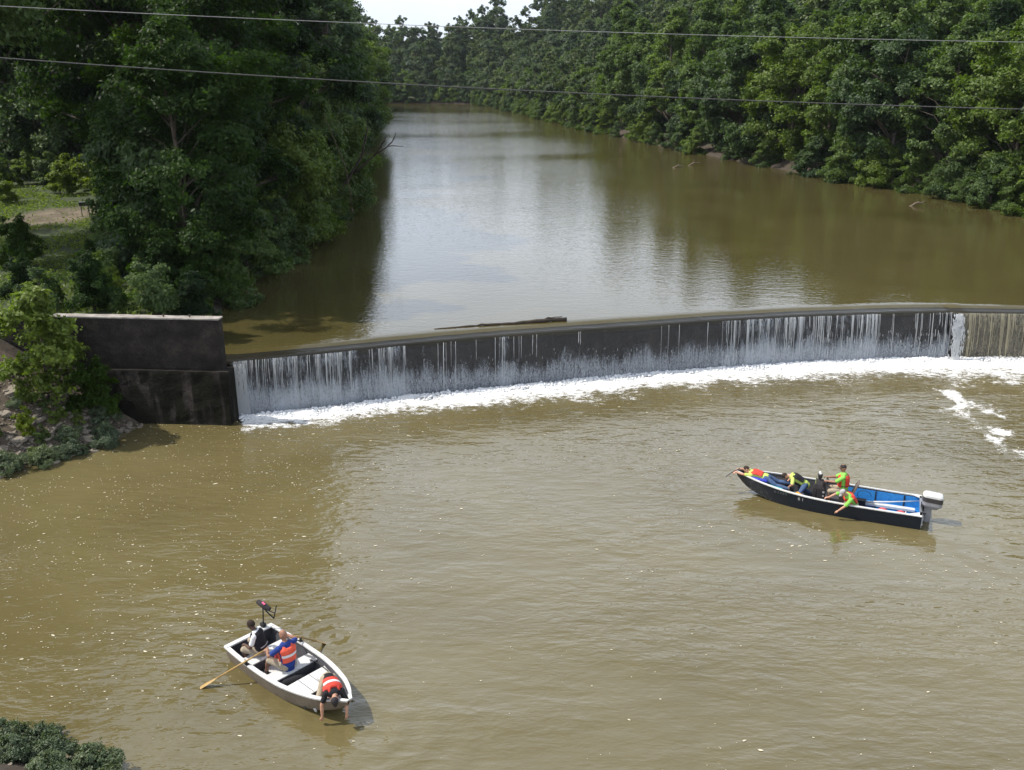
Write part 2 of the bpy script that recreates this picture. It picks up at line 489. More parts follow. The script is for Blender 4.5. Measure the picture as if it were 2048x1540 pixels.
# ------------------------------------------------------------------ weir
mw, nt, p = nodes('wet_weir_concrete')
geo = nt.nodes.new('ShaderNodeNewGeometry')
n1 = noise(nt, 1.0, 6, .65, mapping(nt, geo.outputs['Position'], (2.2, 2.2, .7)))
n2 = noise(nt, 7.0, 5, .7, geo.outputs['Position'])
c = ramp(nt, math_n(nt, 'ADD', math_n(nt, 'MULTIPLY', n1.outputs['Fac'], .7), math_n(nt, 'MULTIPLY', n2.outputs['Fac'], .3)), [(.3, (.008, .008, .010)), (.55, (.020, .019, .020)), (.75, (.045, .038, .027))])
lk(nt, c.outputs[0], p.inputs['Base Color']); p.inputs['Roughness'].default_value = .35
lk(nt, bump(nt, n2.outputs['Fac'], .8, .06), p.inputs['Normal'])
MAT['weir'] = mw

weir = empty('weir', (0, 41, 0), 0, 'long curved concrete weir with water spilling over its dark wet face', 'weir')
def weir_part(name, x0, x1, right, n):
    xs_ = np.linspace(x0, x1, n); y0 = lip_y(xs_, right)
    b = MB(); rings = []
    for x, y in zip(xs_, y0):
        rings.append([(x, y + .10 - 41, -1.5), (x, y + .03 - 41, 2.0), (x, y + .06 - 41, 2.33), (x, y + .9 - 41, 2.36), (x, y + 1.5 - 41, 1.6), (x, y + 1.8 - 41, -1.5)])
    b.loft(rings); b.build(name, MAT['weir'], weir)
weir_part('crest_wall', -11.9, 22.28, False, 60)
weir_part('crest_wall', 22.34, 52, True, 20)

# falling water: thin streaks, thousands of them
def water_white(name, col, trans):
    m, nt, p = nodes(name)
    p.inputs['Base Color'].default_value = (*col, 1); p.inputs['Roughness'].default_value = .25
    tr = nt.nodes.new('ShaderNodeBsdfTranslucent'); tr.inputs[0].default_value = (*col, 1)
    mx = nt.nodes.new('ShaderNodeMixShader'); mx.inputs[0].default_value = trans
    lk(nt, p.outputs[0], mx.inputs[1]); lk(nt, tr.outputs[0], mx.inputs[2]); lk(nt, mx.outputs[0], nt.nodes['Material Output'].inputs['Surface'])
    return m
MAT['fall'] = water_white('falling_water', (.62, .64, .66), .35)
MAT['fall_brown'] = water_white('falling_water_silty', (.42, .38, .27), .35)
MAT['foam'] = water_white('foam_white', (.86, .87, .88), .15)

rng = np.random.default_rng(7)
def _zone(x):
    d = np.full_like(x, .035)
    for a, b, v in ((-11.75, -6.75, 1.), (-6.35, -4.75, 1.), (-4.1, -3.9, .3), (-3.1, -2.95, .5), (-.6, .12, .9), (10.35, 18.4, 1.), (18.4, 21.3, .12), (21.3, 22.3, .75), (.6, 1.0, .12), (3, 3.1, .3)):
        d = np.where((x >= a) & (x < b), v, d)
    return d
def dens(x):
    """how much of the sheet breaks into streaks at this place along the weir"""
    d = _zone(x); d = .5 * d + .25 * _zone(x - .22) + .25 * _zone(x + .22)
    return d * (.45 + .95 * vnoise(x * 2.3, x * 0, 4))

def streak(x, y, z0, z1, w, v, n, V, F, jit):
    b = sum(len(a) for a in V)
    z = np.linspace(z0, z1, n); t = np.sqrt(np.maximum(0, 2.42 - z) * 2 / 9.8)
    yy = y - .05 - v * t
    ww = w * (.5 + .5 * rng.random(n)) * np.where(np.arange(n) == n - 1, .4, 1)
    xx = x + np.cumsum(rng.normal(0, jit, n))
    P = np.concatenate([np.stack([xx - ww, yy, z], 1), np.stack([xx + ww, yy - .006, z], 1)])
    V.append(P)
    for i in range(n - 1): F.append((b + i, b + n + i, b + n + i + 1, b + i + 1))

# the thin veil of water itself, torn into fine vertical threads
vx = np.concatenate([np.arange(-11.75, 22.28, .05), np.arange(22.5, 34, .05)]); vz = np.linspace(2.40, -.04, 30)
VX, VZ = np.meshgrid(vx, vz); rt = VX > 22.4
VT = np.sqrt(np.maximum(0, 2.42 - VZ) * 2 / 9.8)
VY = np.where(rt, lip_y(VX, True), lip_y(VX)) - .04 - .36 * VT
DV = np.where(rt, 1.0, np.clip(dens(VX), 0, 1.1))
hz_ = sstep(1.75, .55, VZ + .55 * (vnoise(VX * .8, VX * 0, 18) - .5) + .35 * (vnoise(VX * 5, VX * 0, 19) - .5))
cov = np.clip(.03 + .40 * DV * (.45 + .55 * sstep(1.2, 2.4, VZ)) + hz_ * (.56 + .08 * DV), 0, 1)
cov = np.where(rt, .50 + .12 * sstep(1.4, 2.4, VZ), cov)
IV_ = np.arange(VX.size).reshape(VX.shape)
okc = (VX[:-1, 1:] - VX[:-1, :-1]) < .1
VFc = np.stack([IV_[:-1, :-1][okc], IV_[:-1, 1:][okc], IV_[1:, 1:][okc], IV_[1:, :-1][okc]], 1)
def veil_mat(name, col):
    m, nt, p = nodes(name)
    at = nt.nodes.new('ShaderNodeAttribute'); at.attribute_name = 'cover'
    pos = nt.nodes.new('ShaderNodeNewGeometry').outputs['Position']
    s1 = noise(nt, 1, 3, .6, mapping(nt, pos, (9, 9, .55))); s2 = noise(nt, 1, 4, .7, mapping(nt, pos, (26, 26, 1.6))); s3 = noise(nt, 1, 5, .75, mapping(nt, pos, (18, 18, 9)))
    sp_ = nt.nodes.new('ShaderNodeSeparateXYZ'); lk(nt, pos, sp_.inputs[0])
    lo = nt.nodes.new('ShaderNodeMapRange'); lk(nt, sp_.outputs['Z'], lo.inputs['Value']); lo.inputs['From Min'].default_value = 1.9; lo.inputs['From Max'].default_value = .5
    thr = math_n(nt, 'ADD', math_n(nt, 'MULTIPLY', s1.outputs['Fac'], .40), math_n(nt, 'MULTIPLY', s2.outputs['Fac'], .60))
    mxv = nt.nodes.new('ShaderNodeMix'); mxv.data_type = 'FLOAT'; lk(nt, math_n(nt, 'MULTIPLY', lo.outputs['Result'], .55), mxv.inputs['Factor']); lk(nt, thr, mxv.inputs['A']); lk(nt, s3.outputs['Fac'], mxv.inputs['B'])
    al = math_n(nt, 'ADD', at.outputs['Fac'], math_n(nt, 'MULTIPLY', math_n(nt, 'SUBTRACT', mxv.outputs['Result'], .5), 2.3))
    cr_ = nt.nodes.new('ShaderNodeMapRange'); lk(nt, al, cr_.inputs['Value']); cr_.inputs['From Min'].default_value = .22; cr_.inputs['From Max'].default_value = .95; cr_.inputs['To Max'].default_value = .9
    p.inputs['Base Color'].default_value = (*col, 1); p.inputs['Roughness'].default_value = .3
    tr = nt.nodes.new('ShaderNodeBsdfTranslucent'); tr.inputs[0].default_value = (*col, 1)
    mx = nt.nodes.new('ShaderNodeMixShader'); mx.inputs[0].default_value = .35; lk(nt, p.outputs[0], mx.inputs[1]); lk(nt, tr.outputs[0], mx.inputs[2])
    tp = nt.nodes.new('ShaderNodeBsdfTransparent'); m2 = nt.nodes.new('ShaderNodeMixShader'); lk(nt, cr_.outputs['Result'], m2.inputs[0]); lk(nt, tp.outputs[0], m2.inputs[1]); lk(nt, mx.outputs[0], m2.inputs[2])
    lk(nt, m2.outputs[0], nt.nodes['Material Output'].inputs['Surface'])
    return m
fcx = VX[:-1, :-1][okc]
put(bpy.data.objects.new('water_veil', big_mesh('water_veil', np.stack([VX.ravel(), VY.ravel(), VZ.ravel()], 1), VFc, [veil_mat('falling_veil', (.58, .63, .70)), veil_mat('falling_veil_silty', (.45, .41, .30))], True, attrs={'cover': ('POINT', cov.ravel())}, fidx=(fcx > 22.4).astype(int))), kind='stuff',
    label='fine torn veil of water hanging in front of the weir face', cat='waterfall')
V, F = [], []
k = 0
cand = rng.uniform(-11.75, 22.28, 16000)
keep = cand[rng.random(len(cand)) < dens(cand) * .06 * (3.2 * np.clip(vnoise(cand * 7.5, cand * 0, 15) - .30, 0, 1) + .06)]
for x in keep:
    y = lip_y(x); full = rng.random()
    top = 2.40 - .03 * rng.random()
    end = 2.4 - rng.uniform(.5, 1.5) if full < .55 else rng.uniform(-.05, .6)
    streak(x, y, top, end, rng.uniform(.004, .016), rng.uniform(.25, .5), 7, V, F, .004)
# lower, whiter half where the sheet has broken on the face
low_n = rng.uniform(-11.75, 22.28, 3600)
for x in low_n:
    d = float(dens(np.array([x]))[0])
    u = rng.random() ** (1.5 if d > .3 else .8)
    start = .05 + 1.55 * u * (.75 + .4 * float(vnoise(x * .7, 0, 8)))
    ln = rng.uniform(.04, .16) if d < .3 else rng.uniform(.08, .55)
    if rng.random() < (.86 if d < .3 else .82 - .5 * float(vnoise(x * 6.5, 2., 16))): continue
    streak(x, lip_y(x), start, max(-.05, start - ln), rng.uniform(.005, .014), rng.uniform(.3, .55), 3 if d < .3 else 4, V, F, .004)
for x in rng.uniform(-11.72, -11.25, 260):   # the white rope of water down the abutment
    s = rng.uniform(.2, 2.3); streak(x + (2.3 - s) * .06, lip_y(x) - .05, s, max(-.05, s - rng.uniform(.2, .9)), rng.uniform(.01, .025), .45, 4, V, F, .01)
put(bpy.data.objects.new('falling_water', big_mesh('falling_water', np.concatenate(V), np.array(F), MAT['fall'], True)), kind='stuff',
    label='thin streaks of white water falling down the weir face', cat='waterfall')
V, F = [], []
for x in rng.uniform(22.5, 34, 500):
    if rng.random() > 2.2 * max(0, vnoise(x * 6, 3., 5) - .2): continue
    full = rng.random()
    streak(x, float(lip_y(x, True)), 2.40, rng.uniform(1.2, 1.9) if full < .25 else rng.uniform(-.05, .9), rng.uniform(.006, .022), rng.uniform(.35, .55), 8, V, F, .004)
nb = len(F)
for i in range(700):
    x = rng.normal(22.45, .13); s = rng.uniform(.1, 2.42); streak(x, 45.2, s, max(-.05, s - rng.uniform(.05, .3)), rng.uniform(.012, .03), rng.uniform(.4, .7), 3, V, F, .02)
put(bpy.data.objects.new('silty_falling_water', big_mesh('silty_falling_water', np.concatenate(V), np.array(F), [MAT['fall_brown'], MAT['fall']], True, fidx=[0] * nb + [1] * (len(F) - nb))), kind='stuff',
    label='denser brown curtain of water at the far end of the weir', cat='waterfall')

# foam apron at the foot of the fall and the trail that drifts off it
fx = np.arange(-12.2, 34, .07); fy = np.arange(31.5, 45.6, .07)
FX, FY = np.meshgrid(fx, fy)
BASE_X = [-11.63, -7.41, -4.79, -.02, 5.17, 10.43, 16.14, 19.47, 26.01, 40]; BASE_Y = [36.75, 37.95, 39.2, 40.58, 42.28, 43.46, 44.6, 45.04, 45.1, 45.0]
by = np.interp(FX, BASE_X, BASE_Y)
dist = by - FY
wob = (fbm(FX * .8, FY * .8, 21) - .5)
width = np.interp(FX, [-12, -9, -4, 4, 12, 19, 22, 26, 34], [1.9, 2.1, 2.4, 2.8, 3.1, 3.3, 3.5, 4.2, 6.0]) * (1 + 1.0 * wob)
den = 1.12 - .80 * dist / width + .5 * (fbm(FX * 2.1, FY * 2.6, 23) - .5) * sstep(.3, 1.2, dist)
trail = [(20.7, 43.3), (20.3, 41.2), (20.1, 39.0), (19.85, 37.1), (19.75, 35.3), (19.8, 34.0), (20.1, 32.0)]
dt = np.full(FX.shape, 9.)
for (ax, ay), (bx, by2) in zip(trail[:-1], trail[1:]):
    ex, ey = bx - ax, by2 - ay
    t = np.clip(((FX - ax) * ex + (FY - ay) * ey) / (ex * ex + ey * ey), 0, 1)
    dt = np.minimum(dt, np.hypot(FX + 1.6 * (fbm(FX * .9, FY * .9, 81) - .5) - ax - t * ex, FY + .9 * (fbm(FX * .9, FY * .9, 85) - .5) - ay - t * ey))
patch = fbm(FX * 1.1, FY * .8, 91) - .5
den = np.maximum(den, .62 - dt / 2.4 + 1.7 * patch - .012 * np.maximum(0, 41 - FY))
d2 = np.hypot((FX + 9.9) / 1.6, (FY - 35.3) / .5); den = np.maximum(den, .40 - .25 * d2)
d3 = np.hypot((FX - 26.0) / 4.0, (FY - 41.9) / 1.1); den = np.maximum(den, .82 - .5 * d3 + .8 * (fbm(FX * 1.4, FY * 1.4, 95) - .5))
scat = .46 * np.exp(-np.maximum(0, dist - 1) / 1.6) * (.3 + 1.4 * fbm(FX * .5, FY * .5, 33))
den = np.maximum(den, scat)
den = np.where(dist < -.1, 0, den) * sstep(-11.75, -11.2, FX - .25 * (36.6 - FY))
fine = fbm(FX * 2.6, FY * 3.4, 41, 4)
hgt = .006 + np.clip(den, 0, 1) ** 2 * (.02 + .30 * (fbm(FX * 1.7, FY * 2.2, 51, 4) - .25)) * np.exp(-np.maximum(0, dist) / .9)
hgt = np.maximum(.005, hgt)
keepc = (den[:-1, :-1] > .06)
I2 = np.arange(FX.size).reshape(FX.shape)
FF = np.stack([I2[:-1, :-1][keepc], I2[:-1, 1:][keepc], I2[1:, 1:][keepc], I2[1:, :-1][keepc]], 1)
used = np.unique(FF); remap = np.zeros(FX.size, np.int64); remap[used] = np.arange(len(used))
mf, nt, p = nodes('foam_sheet')
at = nt.nodes.new('ShaderNodeAttribute'); at.attribute_name = 'foam_cover'
geo = nt.nodes.new('ShaderNodeNewGeometry')
n1 = noise(nt, 1, 6, .7, mapping(nt, geo.outputs['Position'], (3.2, 5.0, 1)), .5)
n2 = noise(nt, 1, 4, .6, mapping(nt, geo.outputs['Position'], (14, 20, 1)))
v = math_n(nt, 'ADD', math_n(nt, 'MULTIPLY', n1.outputs['Fac'], .65), math_n(nt, 'MULTIPLY', n2.outputs['Fac'], .35))
al = math_n(nt, 'SUBTRACT', at.outputs['Fac'], math_n(nt, 'MULTIPLY_ADD', v, 2.5, -.72))
a2 = nt.nodes.new('ShaderNodeMapRange'); lk(nt, al, a2.inputs['Value']); a2.inputs['From Min'].default_value = -.06; a2.inputs['From Max'].default_value = .30
p.inputs['Base Color'].default_value = (.86, .86, .84, 1); p.inputs['Roughness'].default_value = .7
lk(nt, bump(nt, v, .9, .12), p.inputs['Normal'])
lk(nt, a2.outputs['Result'], p.inputs['Alpha'])
put(bpy.data.objects.new('foam', big_mesh('foam', np.stack([FX.ravel(), FY.ravel(), hgt.ravel()], 1)[used], remap[FF], mf, True, attrs={'foam_cover': ('POINT', den.ravel()[used])})), kind='stuff',
    label='white churning foam along the foot of the weir', cat='foam')

# froth heaps thrown up right at the foot
V, F = [], []
bm_ = bmesh.new(); bmesh.ops.create_icosphere(bm_, subdivisions=1, radius=1)
IV = np.array([q.co[:] for q in bm_.verts]); IF = np.array([[q.index for q in f.verts] for f in bm_.faces]); bm_.free()
for i in range(5200):
    x = rng.uniform(-11.5, 33); d = abs(rng.normal(0, .30)); y = np.interp(x, BASE_X, BASE_Y) - d + .05
    r = rng.uniform(.02, .085) * (1 - .5 * min(1, d))
    q = IV * (r * rng.uniform(.7, 1.6), r * rng.uniform(.7, 1.3), r * rng.uniform(.6, 1.2)) * (1 + rng.normal(0, .12, (len(IV), 1)))
    F.append(IF + len(V) * len(IV)); V.append(q + (x, y, rng.uniform(0, .10) * max(0, 1 - d) + .02 + .06 * vnoise(x * 2, 1., 3)))
put(bpy.data.objects.new('froth', big_mesh('froth', np.concatenate(V), np.concatenate(F), MAT['foam'], True)), kind='stuff', label='heaped white froth thrown up where the fall lands', cat='foam')

# foam flecks drifting on the lower reach
N = 26000
px = rng.uniform(-19, 27, N); py = rng.uniform(13.5, 42, N)
pd = .055 + .55 * sstep(-1.5, -9, px) * sstep(17, 22, py) * (fbm(px * .45, py * .6, 61) > .44) + .25 * sstep(-1.5, -9, px) * sstep(36, 30, py) * sstep(16, 19, py)
band = np.exp(-((py - (26.3 - .30 * (px - 8))) / 1.0) ** 2) * sstep(4.5, 7, px) * sstep(16.5, 13, px); pd += 1.0 * band
band2 = np.exp(-((py - 33.2) / 1.6) ** 2) * sstep(-5, -2, px); pd += .10 * band2
pd += .30 * np.exp(-np.maximum(0, np.interp(px, BASE_X, BASE_Y) - py) / 2.2)
pd += .28 * np.exp(-((py - 16.4) / .5) ** 2) * np.exp(-((px - 5.0) / 1.2) ** 2)
dtf = np.min([np.hypot(px - q[0], py - q[1]) for q in trail], 0); pd += .5 * np.exp(-dtf / .9)
ok = (rng.random(N) < pd) & (poly_sd(px, py, LOWER) < -.15) & (py < np.interp(px, BASE_X, BASE_Y) - .3)
px, py = px[ok], py[ok]; n = len(px)
sz = .005 + .013 * rng.random(n) ** 2.2 + .016 * (rng.random(n) < .05)
ang = np.linspace(0, 2 * np.pi, 6, endpoint=False)
st = rng.uniform(1, 2.6, n); ro = rng.uniform(-.5, .5, n)
rr = sz[:, None] * rng.uniform(.65, 1.25, (n, 6))
ex = np.cos(ang)[None] * rr * st[:, None]; ey = np.sin(ang)[None] * rr
V = np.stack([px[:, None] + ex * np.cos(ro)[:, None] - ey * np.sin(ro)[:, None], py[:, None] + ex * np.sin(ro)[:, None] + ey * np.cos(ro)[:, None], np.full((n, 6), .012)], 2).reshape(-1, 3)
ce = np.stack([px, py, .012 + sz * .5], 1)
V = np.concatenate([V, ce])
F = np.array([(i * 6 + k, i * 6 + (k + 1) % 6, 6 * n + i) for i in range(n) for k in range(6)])
MAT['fleck'] = plain('foam_flecks', (.62, .56, .42), .7, .3, .8)
put(bpy.data.objects.new('foam_flecks', big_mesh('foam_flecks', V, F, MAT['fleck'])), kind='stuff', label='small pale foam flecks drifting on the brown water', cat='foam')

# ------------------------------------------------------------------ abutment wall
mc, nt, p = nodes('old_concrete_stains_recess_shade')
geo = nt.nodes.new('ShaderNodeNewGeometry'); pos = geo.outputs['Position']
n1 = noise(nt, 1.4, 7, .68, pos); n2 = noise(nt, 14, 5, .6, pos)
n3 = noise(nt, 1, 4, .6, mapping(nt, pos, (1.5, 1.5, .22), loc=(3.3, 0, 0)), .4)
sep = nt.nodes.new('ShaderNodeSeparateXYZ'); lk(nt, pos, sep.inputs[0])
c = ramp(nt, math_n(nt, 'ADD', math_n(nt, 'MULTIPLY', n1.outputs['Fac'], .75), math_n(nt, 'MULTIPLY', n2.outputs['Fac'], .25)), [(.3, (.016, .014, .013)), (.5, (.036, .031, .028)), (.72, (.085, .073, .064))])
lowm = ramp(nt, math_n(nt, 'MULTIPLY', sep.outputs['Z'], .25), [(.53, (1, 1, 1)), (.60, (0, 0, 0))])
st = ramp(nt, n3.outputs['Fac'], [(.42, (0, 0, 0)), (.49, (1, 1, 1))])  # black lower patches: stains, and shade of broken recesses put into the colour
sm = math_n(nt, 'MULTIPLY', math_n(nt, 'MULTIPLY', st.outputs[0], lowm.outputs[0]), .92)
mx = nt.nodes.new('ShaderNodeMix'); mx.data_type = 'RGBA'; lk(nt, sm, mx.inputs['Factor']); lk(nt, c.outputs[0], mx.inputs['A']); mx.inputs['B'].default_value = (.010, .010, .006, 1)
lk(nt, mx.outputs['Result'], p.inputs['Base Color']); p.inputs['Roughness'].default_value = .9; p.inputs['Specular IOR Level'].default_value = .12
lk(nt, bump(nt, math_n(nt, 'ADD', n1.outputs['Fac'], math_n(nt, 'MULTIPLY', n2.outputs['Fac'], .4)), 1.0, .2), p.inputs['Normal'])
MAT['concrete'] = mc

wall = empty('abutment_wall', (-16, 36.6, 0), -.068, 'weathered grey concrete abutment wall at the near bank end of the weir', 'wall')
def slab(x0, x1, y0, y1, z0, z1, batter=0, nx_=90, nz_=22, rough=.04):
    """a cast slab with an uneven face"""
    b = MB(); xs_ = np.linspace(x0, x1, nx_); zs_ = np.linspace(z0, z1, nz_); rings = []
    for x in xs_:
        r = []
        for z in zs_: r.append((x + (.012 * math.sin(z * 7) if x == x1 else 0), y0 - batter * (1 - (z - z0) / (z1 - z0)) + rough * (float(fbm(x * 1.3, z * 1.7, 77)) - .5) * 2, z))
        r[-1] = (r[-1][0], r[-1][1], z1 + .03 * (float(fbm(x * 2.2, 3., 13)) - .5))
        r.append((x, y1, z1 + .03 * (float(fbm(x * 2.2, 9., 13)) - .5))); r.append((x, y1, z0)); rings.append(r)
    return b.loft(rings)
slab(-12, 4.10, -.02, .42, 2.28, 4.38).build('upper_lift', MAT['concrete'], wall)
MAT['sunlit_top'] = plain('worn_sunlit_concrete_top', (.34, .31, .28), .9, .45, 3, bumps=.4)  # worn wall top, its sunlit paleness put into the colour
slab(-12, 4.13, -.04, .44, 4.405, 4.46, rough=.012, nz_=3).build('sunlit_top', MAT['sunlit_top'], wall)  # thin slab added for the pale sunlit stripe along the wall
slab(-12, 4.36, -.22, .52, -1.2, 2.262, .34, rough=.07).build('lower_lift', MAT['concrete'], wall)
for x in (1.75, 2.85):
    MB().tube([(x, .2, 4.3), (x, .2, 4.52)], .022, 8).tube([(x, .2, 4.50), (x, .2, 4.56)], .045, 6).build('anchor_bolt', MAT['bark'], wall)
# ------------------------------------------------------------------ vegetation
def leaf_mesh(name, C, N, size, tint, mat, rng, aspect=.62):
    """folded leaf-shaped faces: C centres, N rough facing"""
    n = len(C)
    N = N / (np.linalg.norm(N, axis=1, keepdims=True) + 1e-9)
    d = rng.normal(size=(n, 3)); d -= N * (d * N).sum(1, keepdims=True); d[:, 2] -= .25
    d /= np.linalg.norm(d, axis=1, keepdims=True) + 1e-9
    s = np.cross(N, d); s /= np.linalg.norm(s, axis=1, keepdims=True) + 1e-9
    L = (size * rng.uniform(.65, 1.3, n))[:, None]; W = L * aspect * rng.uniform(.8, 1.2, (n, 1))
    up = np.cross(d, s)
    P = np.stack([C - d * L * .5, C - s * W * .5 + up * W * .22 - d * L * .05, C + d * L * .5, C + s * W * .5 + up * W * .22 - d * L * .05], 1).reshape(-1, 3)
    b = np.arange(n) * 4
    F = np.concatenate([np.stack([b, b + 1, b + 2], 1), np.stack([b, b + 2, b + 3], 1)])
    t = np.concatenate([tint, tint])
    return big_mesh(name, P, F, mat, False, attrs={'tint': ('FACE', t)})

PROFILES = {
    'broad': ([0, .08, .25, .5, .75, .92, 1], [.45, .75, .95, 1., .82, .5, .12]),
    'tall': ([0, .1, .3, .55, .8, 1], [.5, .8, 1., .9, .6, .1]),
    'high': ([0, .12, .35, .65, .88, 1], [.3, .75, 1., .95, .6, .15]),
    'bush': ([0, .15, .4, .7, 1], [.85, 1., .95, .7, .15]),
}

def plant_proto(name, seed, H, Rr, base, nclump, nleaf, leaf, mat, prof='broad', flat=.75, trunk_r=None, bark='bark', lean=(0, 0), names=('trunk', 'crown'), shell=.45, limbs=1.0, cs=1.0, bz=.95, lobes=8):
    """returns (stem mesh, leaf mesh) of one plant standing at the origin"""
    rng = np.random.default_rng(seed)
    z0 = H * base
    nb = max(7, nclump // lobes)
    ub = (np.arange(nb) + rng.random(nb)) / nb
    ab = np.arange(nb) * 2.39996 + rng.uniform(-.5, .5, nb)
    pb = np.interp(ub, *PROFILES[prof])
    rbo = Rr * rng.uniform(.30, .50, nb) * (.55 + .5 * pb)
    hb = np.maximum(0, Rr * pb * rng.uniform(.75, 1.1, nb) - rbo * .75) * (shell + (1 - shell) * rng.random(nb) ** .4)
    zb = z0 + ub * (H - z0) * .9
    own = rng.integers(0, nb, nclump); own[:nb] = np.arange(nb)
    dd = rng.normal(size=(nclump, 3)); dd /= np.linalg.norm(dd, axis=1, keepdims=True); dd[:, 2] = dd[:, 2] * .8 + .15
    C = np.stack([np.cos(ab[own]) * hb[own], np.sin(ab[own]) * hb[own], zb[own]], 1) + dd * rbo[own][:, None] * rng.uniform(.55, 1., (nclump, 1)) * (1, 1, bz)
    C[:, 2] = np.maximum(C[:, 2], .12 * Rr)
    C[:, 0] += lean[0] * C[:, 2]; C[:, 1] += lean[1] * C[:, 2]
    rc = rbo[own] * rng.uniform(.30, .52, nclump) * cs
    # twigs inside each clump, leaves on each twig
    per = rng.multinomial(nleaf, (rc ** 2) / (rc ** 2).sum())
    cl = np.repeat(np.arange(nclump), per)
    nt_ = 9
    tw = rng.normal(size=(nclump, nt_, 3)); tw /= np.linalg.norm(tw, axis=2, keepdims=True)
    tw *= rng.uniform(.45, 1.0, (nclump, nt_, 1)) * rc[:, None, None]; tw[:, :, 2] *= flat
    k = rng.integers(0, nt_, len(cl))
    off = rng.normal(size=(len(cl), 3)) * (rc[cl] * .26)[:, None]; off[:, 2] *= .7
    P = C[cl] + tw[cl, k] + off
    P[:, 2] = np.maximum(P[:, 2], .05)
    axis = np.stack([lean[0] * P[:, 2], lean[1] * P[:, 2], np.full(len(P), z0 + .35 * (H - z0))], 1)
    outw = P - axis; outw /= np.linalg.norm(outw, axis=1, keepdims=True) + 1e-9
    bc_ = np.stack([np.cos(ab) * hb, np.sin(ab) * hb, zb], 1)[own][cl]; o2 = P - bc_; o2 /= np.linalg.norm(o2, axis=1, keepdims=True) + 1e-9
    outw = outw * .4 + o2 * .8
    Nn = outw * .8 + rng.normal(size=P.shape) * .5 + np.array([0, 0, .5])
    ct = .6 * rng.random(nb)[own] + .4 * rng.random(nclump); ti = np.clip(.62 * ct[cl] + .38 * rng.random(len(cl)), 0, 1)
    lm = leaf_mesh(name + '_leaves', P, Nn, leaf, ti, mat, rng)
    b = MB()
    tr = trunk_r or H * .016
    kz = np.linspace(0, 1, 9)
    wob = np.cumsum(rng.normal(0, .012 * H, (9, 2)), 0) * np.linspace(0, 1, 9)[:, None] ** 1.3
    top = H * .86
    path = [(wob[i, 0] + lean[0] * kz[i] * top, wob[i, 1] + lean[1] * kz[i] * top, -.6 + kz[i] * (top + .6)) for i in range(9)]
    b.tube(path, [tr * (1.35 if i == 0 else 1) * (1 - .88 * q) for i, q in enumerate(kz)], 9)
    for i in np.argsort(rng.random(nclump))[:int(nclump * .45 * limbs)]:
        h = np.hypot(C[i, 0] - lean[0] * C[i, 2], C[i, 1] - lean[1] * C[i, 2]); zs = max(min(z0 * .8, H * .2), C[i, 2] - h * rng.uniform(.4, .9) - .3); zs = min(zs, top * .95)
        q = np.clip((zs + .6) / (top + .6), 0, 1); s0 = np.array([np.interp(q, kz, [p_[j] for p_ in path]) for j in range(3)])
        e = C[i]; m = s0 * .5 + e * .5 + np.array([0, 0, .12 * h]) + rng.normal(0, .05 * h + .01, 3)
        r0 = tr * (1 - .85 * q) * rng.uniform(.3, .5)
        b.tube([s0, s0 * .7 + m * .3 + (0, 0, .03), m, e], [r0, r0 * .8, r0 * .55, r0 * .15], 5)
        for j in range(3):
            b.tube([m * .4 + e * .6, e + tw[i, j]], [r0 * .3, r0 * .08], 3)
    sm = b.mesh(name + '_stem', MAT[bark], True)
    return sm, lm

def plant(name, proto, loc, rz=0, sc=1, sz=None, names=('trunk', 'crown'), label=None, cat='tree', group=None):
    e = empty(name, loc, rz, label, cat, group)
    e.scale = (sc, sc, sz or sc)
    put(bpy.data.objects.new(names[0], proto[0]), e)
    put(bpy.data.objects.new(names[1], proto[1]), e)
    return e

PT = {}
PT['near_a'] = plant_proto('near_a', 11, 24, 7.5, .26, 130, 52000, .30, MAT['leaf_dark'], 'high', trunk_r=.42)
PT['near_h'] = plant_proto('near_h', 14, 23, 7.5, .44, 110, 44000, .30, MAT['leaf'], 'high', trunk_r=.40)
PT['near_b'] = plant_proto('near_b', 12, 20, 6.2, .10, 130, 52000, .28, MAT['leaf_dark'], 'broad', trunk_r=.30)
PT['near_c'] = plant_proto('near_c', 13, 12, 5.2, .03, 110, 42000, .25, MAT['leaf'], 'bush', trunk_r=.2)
PT['mid_a'] = plant_proto('mid_a', 21, 13.5, 4.0, .10, 170, 44000, .25, MAT['leaf'], 'tall', trunk_r=.2, bark='bark_far', shell=.6, bz=1.5, lobes=11)
PT['mid_b'] = plant_proto('mid_b', 22, 11.5, 4.8, .10, 170, 44000, .25, MAT['leaf'], 'broad', trunk_r=.2, bark='bark_far', shell=.6, bz=1.3, lobes=12)
PT['mid_c'] = plant_proto('mid_c', 23, 16, 3.6, .13, 160, 40000, .25, MAT['leaf'], 'tall', trunk_r=.2, bark='bark_far', shell=.5, bz=1.7, lobes=11)
PT['mid_d'] = plant_proto('mid_d', 24, 8, 4.4, .02, 90, 17000, .30, MAT['leaf'], 'bush', trunk_r=.15, bark='bark_far', shell=.45)
PT['far_a'] = plant_proto('far_a', 31, 18, 5.6, .05, 80, 11000, .52, MAT['leaf_far'], 'broad', trunk_r=.25, bark='bark_far', shell=.5, limbs=.5)
PT['far_b'] = plant_proto('far_b', 32, 21, 5.4, .06, 80, 11000, .52, MAT['leaf_far'], 'tall', trunk_r=.25, bark='bark_far', shell=.5, limbs=.5)
PT['far_c'] = plant_proto('far_c', 33, 15, 5.8, .04, 80, 11000, .52, MAT['leaf'], 'broad', trunk_r=.22, bark='bark_far', shell=.5, limbs=.5)
PT['shrub_a'] = plant_proto('shrub_a', 41, 2.6, 1.7, .02, 60, 9000, .13, MAT['leaf'], 'bush', trunk_r=.04)
